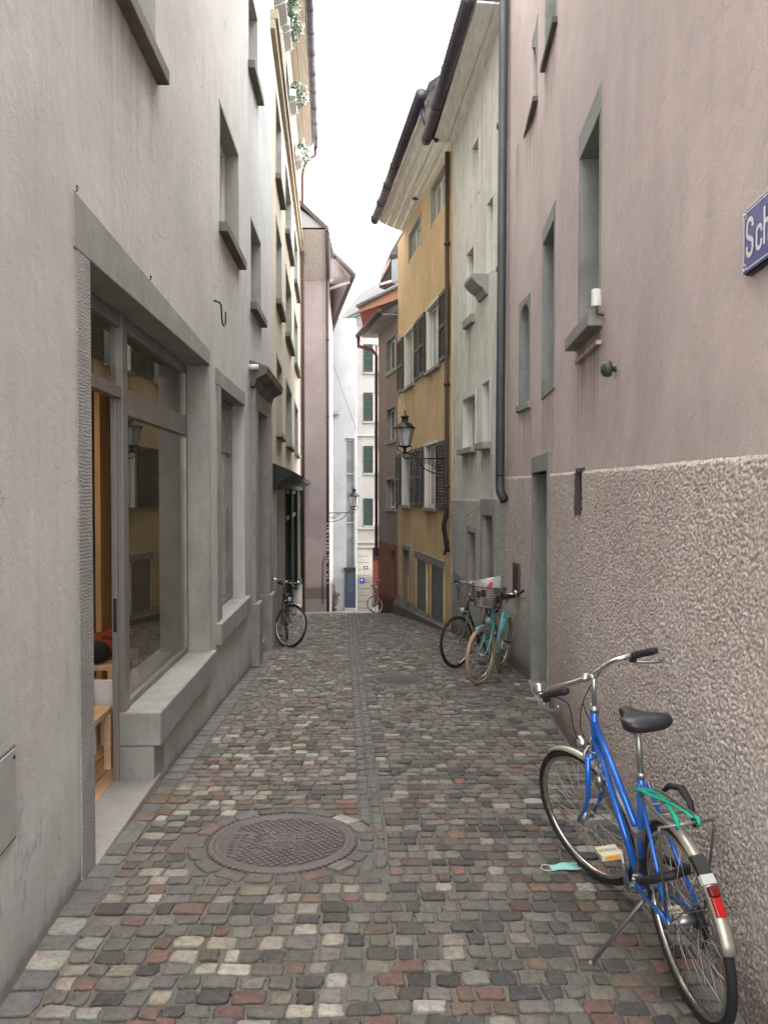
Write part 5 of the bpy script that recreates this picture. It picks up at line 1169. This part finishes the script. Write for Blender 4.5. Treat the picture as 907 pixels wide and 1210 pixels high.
    m = MB(); b = L_[4]; m.lathe([(.0005, .036), (.016, .033), (.026, .022), (.029, .008), (.029, .0)], 18, tuple(b + Vector((.03, .01, .012)))); m.lathe([(.024, -.002), (.024, -.012), (.01, -.014), (.01, -.03)], 14, tuple(b + Vector((.03, .01, .012)))); bld(SW(m), 'bell', 'chrome', HB)
    m = MB()
    for s, e in ((1, cr + Vector((.03, .02, .02))), (-1, cr + Vector((.03, -.02, .02))), (-1, ht + ax * .02 + Vector((0, -.02, 0)))):
        b = (L_ if s == 1 else R_)[4] + Vector((.02, 0, -.02)); m.tube(smooth([b, b + Vector((.08, -s * .03, -.0)), C + Vector((.12, s * .06, -.12)), e + Vector((.05, 0, .1)), e], 6), .0028, 6)
    bld(SW(m), 'cable', 'black', HB)
    # saddle
    m = MB(); sz_ = hh; sx = .235; sec = [(x * 1.12, w * 1.14, h * 1.25, d) for x, w, h, d in [(-.135, .055, .018, .0), (-.125, .080, .034, .004), (-.09, .090, .042, .006), (-.04, .075, .040, .0), (.0, .05, .036, -.004), (.04, .032, .034, -.006), (.09, .022, .032, -.006), (.13, .018, .028, -.010), (.142, .010, .016, -.016)]]
    rings = []
    for x, w, h, dz in sec:
        pr = []
        for k in range(18):
            a = 2 * PI * k / 18; cy = math.cos(a); sz2 = math.sin(a); y = w * math.copysign(abs(cy) ** .8, cy); z = (h * .55 * abs(sz2) ** .8 - .006 * (1 - abs(cy)) * (x < .02)) if sz2 > 0 else -h * .75 * abs(sz2) ** .6
            if sz2 <= 0: y *= .93
            pr.append(Vector((sx + x, y, sz_ + dz + z)))
        rings.append(pr)
    m.loft(rings); sd = bld(m, 'saddle', saddle)
    m = MB()
    for s in (-1, 1): m.tube([(sx - .11, s * .05, sz_ - .02), (sx - .06, s * .03, sz_ - .05), (sx + .04, s * .022, sz_ - .05), (sx + .11, s * .012, sz_ - .018)], .0035, 6)
    m.box(sx - .03, sx + .02, -.035, .035, sz_ - .06, sz_ - .045); bld(m, 'saddle_rails', 'steel', sd)
    m = MB(); d = (st_top - BB).normalized(); m.tube([st_top - d * .02, Vector((sx, 0, sz_ - .05))], .0125, 12); m.tube([st_top - d * .012, st_top + d * .014], .0185, 12); bld(m, 'seat_post', 'alu')
    # mudguards
    def guard_(name, c, a0, a1, st, w=.024):
        m = MB(); rings = []; n = 30
        for i in range(n + 1):
            a = a0 + (a1 - a0) * i / n; ring = []
            for k in range(7):
                t = -1 + 2 * k / 6; rr = r + .016 - .012 * t * t; ring.append(Vector((c[0] + rr * math.cos(a), w * t, c[2] + rr * math.sin(a))))
            for k in range(6, -1, -1):
                t = -1 + 2 * k / 6; rr = r + .014 - .012 * t * t; ring.append(Vector((c[0] + rr * math.cos(a), w * t * .95, c[2] + rr * math.sin(a))))
            rings.append(ring)
        m.loft(rings, cap=True); g = bld(SW(m) if st else m, name, guard)
        m = MB(); a = a1 - .25 if st else a1 - .5
        for s in (-1, 1): m.tube([(c[0], s * .06, c[2]), (c[0] + (r + .01) * math.cos(a), s * .024, c[2] + (r + .01) * math.sin(a))], .0022, 5)
        bld(SW(m) if st else m, 'stay', 'steel', g); return g
    if guard:
        guard_('front_mudguard', FAx, R(62), R(205), True); rg = guard_('rear_mudguard', RA, R(28), R(170), False, .024)
    # crankset, chain, pedals
    m = MB(); cy = -.045
    m.tube(ring_pts((BB.x, 0, BB.z), .085, 36), .004, 6, closed=True)
    for k in range(5): a = 2 * PI * k / 5; m.tube([(BB.x, 0, BB.z), (BB.x + .085 * math.cos(a), 0, BB.z + .085 * math.sin(a))], .005, 5)
    m.v = [v + Vector((0, cy, 0)) for v in m.v]; m.tube([BB + Vector((0, -.06, 0)), BB + Vector((0, .065, 0))], .013, 12)
    CK = bld(m, 'crankset', 'steel')
    ca = R(100)
    for s in (1, -1):
        a = ca if s == 1 else ca + PI; e = BB + Vector((.165 * math.cos(a), s * .075, .165 * math.sin(a))); m = MB(); m.tube([BB + Vector((0, s * .062, 0)), e], [.013, .010], 8); bld(m, 'crank_arm', 'alu', CK)
        m = MB(); M = Matrix.Translation(e + Vector((0, s * .055, 0)))
        for q in (-1, 1): m.box(q * .034 - .013, q * .034 + .013, -.045, .045, -.012, .012, M)
        m.box(-.03, .03, -.045, -.037, -.009, .009, M); m.box(-.03, .03, .037, .045, -.009, .009, M); m.tube([e, e + Vector((0, s * .1, 0))], .008, 8); pd = bld(m, 'pedal', 'cream' if frame == 'blueframe' else 'black', T, .002)
        if frame == 'blueframe':
            for q in (-.0485, .0465): m = MB(); m.box(q, q + .002, -.03, .03, -.007, .007, M); bld(m, 'reflector', 'amber', pd)
    m = MB(); cp = [(BB.x, cy, BB.z + .086), (0, cy, r + .035), (-.032, cy, r + .01), (-.03, cy, r - .015), (0.0, cy, r - .035), (.02, cy, r - .075), (.0, cy, r - .11), (.03, cy, r - .12), (BB.x, cy, BB.z - .086), (BB.x + .06, cy, BB.z - .06), (BB.x + .086, cy, BB.z), (BB.x + .06, cy, BB.z + .06)]
    m.tube(cp, .0045, 6, closed=True); bld(m, 'chain', 'steel')
    m = MB()
    for k, rr in enumerate((.05, .044, .038, .033, .028)): m.tube([(0, cy - .012 + k * .006, r), (0, cy - .009 + k * .006, r)], rr, 24)
    m.tube([(0, cy - .03, r - .02), (.012, cy - .03, r - .06), (.02, cy - .02, r - .12)], .008, 6); m.box(-.01, .035, cy - .035, cy - .015, r - .07, r - .045); bld(m, 'derailleur', 'black')
    if kick:
        k0 = Vector((.10, .055, r - .05)); Mi = Mw.inverted(); g = Mi @ Vector((0, 0, -1, 0)).to_3d() if False else None
        e = Vector((.36, .27, .0))
        for _ in range(8): w0 = Mw @ e; e.z -= (w0.z - (gz(loc[1] + w0.y) - gz(loc[1]))) - .008
        m = MB(); m.tube([BB + Vector((-.12, .03, .0)), BB + Vector((-.12, .055, -.02)), e], [.011, .009, .008], 8); m.tube([e, e + Vector((.0, .02, -.008))], .010, 8); bld(m, 'kickstand', 'steel')
    # lamp on front
    m = MB(); c = cr + Vector((.075, 0, .05)); Ml = Matrix.Translation(c) @ Matrix.Rotation(R(90), 4, 'Y'); m.lathe([(.002, -.035), (.02, -.03), (.034, -.005), (.037, .012)], 18, M=Ml); m.tube([cr + Vector((.02, 0, .02)), c + Vector((0, 0, -.03))], .005, 6); hl = bld(SW(m), 'headlamp', 'chrome')
    m = MB(); m.lathe([(.036, .012), (.03, .018), (.001, .022)], 18, M=Ml); bld(SW(m), 'lens', 'lampglass', hl)
    if frame == 'blueframe':
        m = MB(); c = cr + Vector((-.06, .055, -.07)); m.tube([c, c + Vector((.005, .0, -.055))], .014, 12); m.tube([c + Vector((.005, 0, -.055)), c + Vector((.006, 0, -.08))], .006, 8); m.tube([c + Vector((0, -.02, .01)), c + Vector((0, 0, .0)), c + Vector((0, 0, .05))], .004, 6); bld(SW(m), 'dynamo', 'alu')
        m = MB(); m.tube([cr + Vector((.01, s_ * .03, .0)) for s_ in (-1, 1)], .01, 8)
        for s in (-1, 1): m.tube(smooth([cr + Vector((.03, 0, .04)), cr + Vector((.035, s * .035, .01)), cr + Vector((.03, s * .036, -.045))]), .006, 8)
        bld(SW(m), 'brake_caliper', 'alu')
    if rack:
        z = r + .405; XE = -.13 if frame == 'blueframe' else -.30; m = MB(); rp = [(.22, .03, z + .0), (.16, .05, z), (.0, .055, z), (XE + .02, .06, z), (XE, .05, z), (XE, -.05, z), (XE + .02, -.06, z), (.0, -.055, z), (.16, -.05, z), (.22, -.03, z + .0)]
        m.tube(rp, .0055, 8, closed=False); m.tube([(XE, -.1, z), (XE, .1, z)], .006, 8)
        for x in (.08, -.03): m.tube([(x, -.055, z), (x, .055, z)], .005, 8)
        for s in (-1, 1): m.tube([(XE, s * .1, z), (XE + .005, s * .1, z - .02), (-.01, s * .072, r + .03)], .005, 8); m.tube([(.22, s * .03, z), (st_top.x - .01, s * .02, st_top.z - .06)], .005, 8)
        bld(m, 'rack', 'steel' if frame != 'teal' else 'teal', T)
    if frame == 'blueframe':
        # rear light, reflector and dark band on the mudguard
        def onring(a, rr, y): return Vector((rr * math.cos(a), y, r + rr * math.sin(a)))
        def patch(a0, a1, w, t0, t1, name, mat, par, bev=0):
            m = MB(); rings = []
            for i in range(7):
                a = a0 + (a1 - a0) * i / 6; rings.append([onring(a, r + t0, -w), onring(a, r + t1, -w * .85), onring(a, r + t1, w * .85), onring(a, r + t0, w)])
            m.loft(rings, smooth=False); return bld(m, name, mat, par, bev)
        patch(R(120), R(131), .027, .006, .0205, 'band', 'black', rg); patch(R(131), R(136), .0265, .006, .020, 'band', 'sticker', rg)
        rl = patch(R(137.5), R(142.5), .019, .012, .036, 'rear_light', 'darkred', T, .004); patch(R(142.7), R(152), .018, .012, .027, 'reflector', 'red', rl, .003)
        # pump clamp on the seat tube and white lettering
        d = (st_top - BB).normalized(); c = BB.lerp(st_top, .5); m = MB(); m.box(-.03, .03, -.025, .03, -.012, .012, Matrix.Translation(c + Vector((-.01, .01, 0)))); bld(m, 'clamp', 'steel', fr)
        # lettering along the down tube: white letters
        u = (BB - ht).normalized(); up = Vector((0, 1, 0)).cross(u).normalized(); 
        Gl = {'V': [[(0, 1), (.5, 0), (1, 1)]], 'R': [[(0, 0), (0, 1), (.8, 1), (.9, .75), (.8, .5), (0, .5)], [(.4, .5), (1, 0)]], 'I': [[(.5, 0), (.5, 1)]], 'S': [[(1, .9), (.2, 1), (.1, .6), (.9, .45), (.9, .1), (0, 0)]], 'T': [[(.5, 0), (.5, 1)], [(0, 1), (1, 1)]], 'A': [[(0, 0), (.5, 1), (1, 0)], [(.2, .4), (.8, .4)]], 'L': [[(0, 1), (0, 0), (1, 0)]], 'K': [[(0, 0), (0, 1)], [(1, 1), (0, .5), (1, 0)]]}
        m = MB()
        for k, ch in enumerate('KRISTALL'):
            for st in Gl[ch]:
                P = [ht + u * (.10 + k * .030 + x * .015) + Vector((0, .0150, 0)) + (up * (y - .5) * .016) + Vector((0, -.0022 * (2 * (y - .5)) ** 2, 0)) + Vector((0, .0016, 0)) for x, y in st]
                m.tube(P, .0014, 4)
        bld(m, 'lettering', 'whiteen', fr)
    if basket:
        c = C + Vector((.19, 0, -.05)); m = MB(); w0, w1 = (.12, .14), (.165, .19)
        for i in range(9):
            f = i / 8; z = -.11 + .24 * f; hx, hy = w0[0] + (w1[0] - w0[0]) * f, w0[1] + (w1[1] - w0[1]) * f
            m.tube([c + Vector((hx * (abs(math.cos(a)) ** .5) * math.copysign(1, math.cos(a)), hy * (abs(math.sin(a)) ** .5) * math.copysign(1, math.sin(a)), z)) for a in lin(0, 2 * PI, 33)[:-1]], .007 if i in (0, 8) else .0032, 5, closed=True)
        for k in range(52):
            a = 2 * PI * k / 52; g = lambda h: Vector((h[0] * (abs(math.cos(a)) ** .5) * math.copysign(1, math.cos(a)), h[1] * (abs(math.sin(a)) ** .5) * math.copysign(1, math.sin(a)), 0))
            m.tube([c + g(w0) + Vector((0, 0, -.11)), c + g(w1) + Vector((0, 0, .13))], .0028, 4)
        for k in range(-4, 5): m.tube([c + Vector((-w0[0], k * .03, -.11)), c + Vector((w0[0], k * .03, -.11))], .003, 4)
        bld(SW(m), 'basket', 'wicker'); 
        T['_c'] = 0; del T['_c']
        return T, Mw, (lambda p: Vector(loc) + Mw @ (ht + Matrix.Rotation(steer, 3, ax) @ (c + Vector(p) - ht)))
    return T, Mw, (lambda p: Vector(loc) + Mw @ Vector(p))

bx, by = 1.148, 2.771
T1, M1, L1_ = bicycle('metallic blue city bicycle on its kickstand, green strap on the rack, nearest in the lane', (bx, by, gz(by)), 1.6237, .1206, .4307, wb=1.078, r=.348, hh=1.045)
# strap, lock (things carried by the bicycle)
def wp(pts): return [L1_(p) for p in pts]
z = .348 + .405
M_['strapknot'] = M_['bungee']
t = thing('luggage_strap', 'bright green rubber strap hooked across the rack of the blue bicycle', 'strap', L1_((-.1, 0, z)))
m = MB(); m.tube(wp([(.22, .05, z + .02), (.18, .02, z + .022), (.12, -.01, z + .02), (.03, -.0, z + .018), (-.08, .02, z + .014), (-.12, .025, z + .012)]), [.009, .013, .009, .008, .008, .007], 8, flat=.45); m.build('strap', 'bungee', t)
m = MB(); m.tube(wp([(.20, .06, z + .02), (.16, .045, z + .03), (.10, .03, z + .026), (.0, -.01, z + .022), (-.08, -.03, z + .014), (-.115, -.03, z + .012)]), [.009, .013, .009, .008, .008, .007], 8, flat=.45); m.build('strap', 'bungee', t)
for s in (.035, -.04): m = MB(); m.tube(wp([(-.10, s, z + .010), (-.135, s, z + .014), (-.145, s, z - .0), (-.13, s, z - .012)]), .007, 8); m.build('hook', 'bungee', t)
t = thing('bicycle_lock', 'thick black sleeved combination lock looped through the blue bicycle rear wheel', 'lock', L1_((.2, 0, .4)))
m = MB(); m.tube(wp([(.30, .04, .44), (.25, .075, .41), (.15, .09, .44), (.07, .08, .48), (.02, .02, .51), (.06, -.07, .50), (.18, -.08, .46), (.28, -.05, .45)]), .016, 12); m.build('sleeve', 'lockc', t)
m = MB(); m.tube(wp([(.22, .085, .42), (.14, .093, .448)]), .021, 12); bd = m.build('barrel', 'black', t)
m = MB()
for k in range(4):
    for j in range(3): p = L1_((.205 - k * .016, .109 - abs(j - 1) * .005, .428 + k * .006 + (j - 1) * .012)); m.box(-.002, .002, -.003, .003, -.003, .003, Matrix.Translation(p))
m.build('digit', 'whiteen', bd)
t = MB(); t.tube(wp([(.22, -.05, z - .02), (.16, -.07, z + .03), (.08, -.08, z + .045), (.0, -.075, z + .02), (-.03, -.07, z - .06)]), [.008, .016, .018, .014, .008], 12, flat=.7)
tag(t.build('saddle_bag', 'lockc'), 'dark folded cloth cover tucked beside the rack of the blue bicycle', 'cover')

# turquoise bicycle with basket, facing the camera
hd = math.atan2(-1.0, -.42)
T2, M2, BK = bicycle('turquoise city bicycle with cream tyres and a wire basket on the front', (1.52, 10.02, gz(10.02)), hd, .13, -.24, wb=1.07, r=.345, hh=1.0, frame='teal', tyre='tyre_tan', guard='teal', style='low', spoke_n=24, basket=True, kick=True, tw=.024, barz=-.04, saddle='saddle')
t = thing('newspaper_bag', 'crumpled printed newspaper bag standing in the wire basket of the turquoise bicycle', 'bag', BK((0, 0, 0)))
m = MB()
rg_ = []
for i in range(9):
    f = i / 8; rr = []
    for k in range(20):
        a = 2 * PI * k / 20; w_ = .118 + .03 * f + .018 * noise.noise(Vector((math.cos(a) * 2, math.sin(a) * 2, f * 3))); hgt = -.10 + .33 * f + .035 * noise.noise(Vector((a, f * 2, 4))) + (.05 * math.sin(a) * f)
        rr.append(BK((w_ * math.cos(a), w_ * 1.2 * math.sin(a), hgt)))
    rg_.append(rr)
m.loft(rg_, smooth=False); m.build('bag', 'news', t)
for k, (a0_, zz, mt) in enumerate(((.3, .16, 'newsred'), (-.5, .04, 'black'), (.9, .0, 'black'), (-1.2, .1, 'black'), (.1, -.03, 'stone_d'), (.75, .10, 'stone_d'), (-.1, .06, 'black'), (1.3, .05, 'black'))):
    m = MB(); q = [BK((.155 * math.cos(a), .185 * math.sin(a), zz + dz)) for a, dz in ((a0_, -.04), (a0_ + .35, -.04), (a0_ + .35, .04), (a0_, .04))]; m.quad(*q); m.build('printed_patch', mt, t)

# black bicycle behind it
hd = math.atan2(-.82, -.60)
bicycle('black city bicycle leaning on the wall behind the turquoise one', (1.57, 10.98, gz(10.98)), hd, .02, -.12, wb=1.05, r=.345, hh=.98, frame='blackframe', tyre='tyre', guard=None, style='flat', spoke_n=24, kick=False, tw=.019)
# bicycle at the green shopfront
hd = math.atan2(-1.0, .16)
bicycle('dark city bicycle with chrome rims parked at the green shopfront on the left', (-1.66, 13.14, gz(13.14)), hd, -.07, .80, wb=1.06, r=.345, hh=.98, frame='blackframe', tyre='tyre', guard='guard', style='mixte', spoke_n=28, kick=False, tw=.017, barz=-.09)
# small far bicycle
hd = math.atan2(-1.0, .1)
bicycle('small far bicycle with pale tyres at the red wall near the end of the lane', (-.30, 22.55, gz(22.55)), hd, .03, -1.15, wb=1.06, r=.345, hh=.98, frame='blackframe', tyre='tyre_grey', guard=None, style='flat', spoke_n=20, kick=False, rack=True, scale=.76, grad=.12)

# surgical mask on the setts
M_['mask'] = paint('mask_fabric', (.30, .62, .56), .8, wear=.1); M_['loop'] = paint('mask_loop', (.7, .72, .7), .8)
c = ray(666, 1026); k_ = 1.765 / (-c.z - .054 * c.y); c = c * k_; t = thing('face_mask', 'discarded pale turquoise surgical mask lying on the setts left of the blue bicycle', 'face mask', (c.x, c.y, gz(c.y)), rot=(0, 0, R(8)))
m = MB(); nx_, ny_ = 14, 9; vs = []
for j in range(ny_):
    for i in range(nx_):
        u_, v_ = i / (nx_ - 1), j / (ny_ - 1); vs.append((-.075 + .15 * u_, (-.032 + .064 * v_) * (1 - .25 * math.sin(u_ * 5)), .008 + .022 * math.sin(u_ * PI) * math.sin(v_ * PI) + .003 * math.sin(v_ * 26) + .004 * noise.noise(Vector((u_ * 4, v_ * 3, 1)))))
m.add(vs, [(j * nx_ + i, j * nx_ + i + 1, (j + 1) * nx_ + i + 1, (j + 1) * nx_ + i) for j in range(ny_ - 1) for i in range(nx_ - 1)], True); m.build('fabric', 'mask', t, world=False)
for s in (-1, 1): m = MB(); m.tube([(s * .075, .028, .01), (s * .105, .04, .006), (s * .125, .01, .006), (s * .11, -.02, .006), (s * .075, -.03, .01)], .0022, 5); m.build('ear_loop', 'loop', t, world=False)

# grit, crumbs and bits of leaf collected in the joints and along the walls
M_['grit'] = paint('loose_grit', (.22, .20, .165), .9, wear=.8)
m = MB()
for _ in range(2600):
    y_ = 2 + 11 * random.random() ** 1.6; l_, r_ = interp(LE, y_), interp(RE, y_); q = random.random()
    x_ = l_ + .02 + abs(random.gauss(0, .10)) if q < .35 else (r_ - .03 - abs(random.gauss(0, .10)) if q < .7 else random.uniform(l_, r_)); s_ = random.uniform(.0015, .005) * (1.8 if random.random() < .05 else 1)
    c = Vector((x_, y_, gz(y_) + .0012)); a_ = random.uniform(0, 6)
    P_ = [c + Vector((s_ * math.cos(a_ + k * 2.1), s_ * math.sin(a_ + k * 2.1), random.uniform(-.2, .2) * s_)) for k in range(3)] + [c + Vector((0, 0, s_ * random.uniform(.4, 1)))]
    m.add(P_, [(0, 1, 3), (1, 2, 3), (2, 0, 3)])
m.build('street_grit', 'grit', kind='stuff')
# ---- rain run-off below the window sills, in the plaster materials
def add_stains(mat, items, k):
    m = M_[mat]; t = m.node_tree; bs = t.nodes['Principled BSDF']; src = bs.inputs['Base Color'].links[0].from_socket
    def N(typ, **kw):
        n = t.nodes.new(typ)
        for a, b in kw.items(): setattr(n, a, b)
        return n
    geo = N('ShaderNodeNewGeometry'); sp = N('ShaderNodeSeparateXYZ'); t.links.new(geo.outputs['Position'], sp.inputs[0])
    mp = N('ShaderNodeMapping'); mp.inputs['Scale'].default_value = (8, 8, .35); t.links.new(geo.outputs['Position'], mp.inputs[0])
    nz = N('ShaderNodeTexNoise'); nz.inputs['Scale'].default_value = 1.6; nz.inputs['Detail'].default_value = 5; t.links.new(mp.outputs[0], nz.inputs['Vector'])
    def mr(sock, a, b):
        n = N('ShaderNodeMapRange', interpolation_type='SMOOTHSTEP'); n.inputs['From Min'].default_value = a; n.inputs['From Max'].default_value = b; t.links.new(sock, n.inputs['Value']); return n.outputs[0]
    def mul(a, b):
        n = N('ShaderNodeMath', operation='MULTIPLY'); t.links.new(a, n.inputs[0])
        if isinstance(b, float): n.inputs[1].default_value = b
        else: t.links.new(b, n.inputs[1])
        return n.outputs[0]
    tot = None
    for y0, y1, z in items:
        y0, y1 = min(y0, y1), max(y0, y1); e = mul(mul(mr(sp.outputs['Y'], y0 - .06, y0 + .08), mr(sp.outputs['Y'], y1 + .06, y1 - .08)), mul(mr(sp.outputs['Z'], z - 1.0, z + .02), mr(sp.outputs['Z'], z + .10, z + .06)))
        if tot is None: tot = e
        else: n = N('ShaderNodeMath', operation='ADD'); t.links.new(tot, n.inputs[0]); t.links.new(e, n.inputs[1]); tot = n.outputs[0]
    f = mul(mul(tot, mr(nz.outputs['Fac'], .38, .62)), k)
    mx = N('ShaderNodeMix', data_type='RGBA', blend_type='MULTIPLY'); t.links.new(f, mx.inputs[0]); t.links.new(src, mx.inputs[6]); mx.inputs[7].default_value = (.42, .38, .33, 1); t.links.new(mx.outputs[2], bs.inputs['Base Color'])
for mat, facs, k in (('L1', (FA, FB), .45), ('L1b', (FC,), .6), ('R1', (FD, FG), .5), ('R2', (F5,), .8), ('L2', (FL2,), .5), ('R3', (F6,), .5)):
    it = [(y0, y1, z) for F, y0, y1, z in STAINS if F in facs]
    if it: add_stains(mat, it, k)
# ================================================================== LIGHT
w = bpy.data.worlds.new('World'); scene.world = w; w.use_nodes = True; nt = w.node_tree; bg = nt.nodes['Background']
sky = nt.nodes.new('ShaderNodeTexSky'); sky.sky_type = 'NISHITA'; sky.sun_disc = False; sky.sun_elevation = R(58); sky.sun_rotation = R(160); sky.air_density = 1.2; sky.dust_density = 4
hs = nt.nodes.new('ShaderNodeHueSaturation'); hs.inputs['Saturation'].default_value = .12; nt.links.new(sky.outputs[0], hs.inputs['Color'])
tc = nt.nodes.new('ShaderNodeTexCoord'); nz_ = nt.nodes.new('ShaderNodeTexNoise'); nz_.inputs['Scale'].default_value = 1.6; nz_.inputs['Detail'].default_value = 5; nt.links.new(tc.outputs['Generated'], nz_.inputs['Vector'])
cr = nt.nodes.new('ShaderNodeValToRGB'); cr.color_ramp.elements[0].position = .25; cr.color_ramp.elements[0].color = (66, 66.4, 67.2, 1); cr.color_ramp.elements[1].position = .75; cr.color_ramp.elements[1].color = (80, 80, 80.4, 1); nt.links.new(nz_.outputs['Fac'], cr.inputs['Fac'])
mx = nt.nodes.new('ShaderNodeMix'); mx.data_type = 'RGBA'; mx.inputs[0].default_value = .88; nt.links.new(hs.outputs[0], mx.inputs[6]); nt.links.new(cr.outputs[0], mx.inputs[7]); nt.links.new(mx.outputs[2], bg.inputs['Color'])
bg.inputs['Strength'].default_value = .115
sl = bpy.data.lights.new('sun', 'SUN'); sl.energy = 1.4; sl.angle = R(40); sl.color = (1, .97, .93); so = bpy.data.objects.new('sun', sl); COL.objects.link(so); so.location = (0, 0, 30)
so.rotation_euler = (R(32), R(0), R(160 + 180 - 180))
scene.view_settings.view_transform = 'Standard'; scene.view_settings.look = 'None'; scene.view_settings.exposure = 0
scene.cycles.max_bounces = 10; scene.cycles.diffuse_bounces = 4; scene.cycles.use_denoising = True
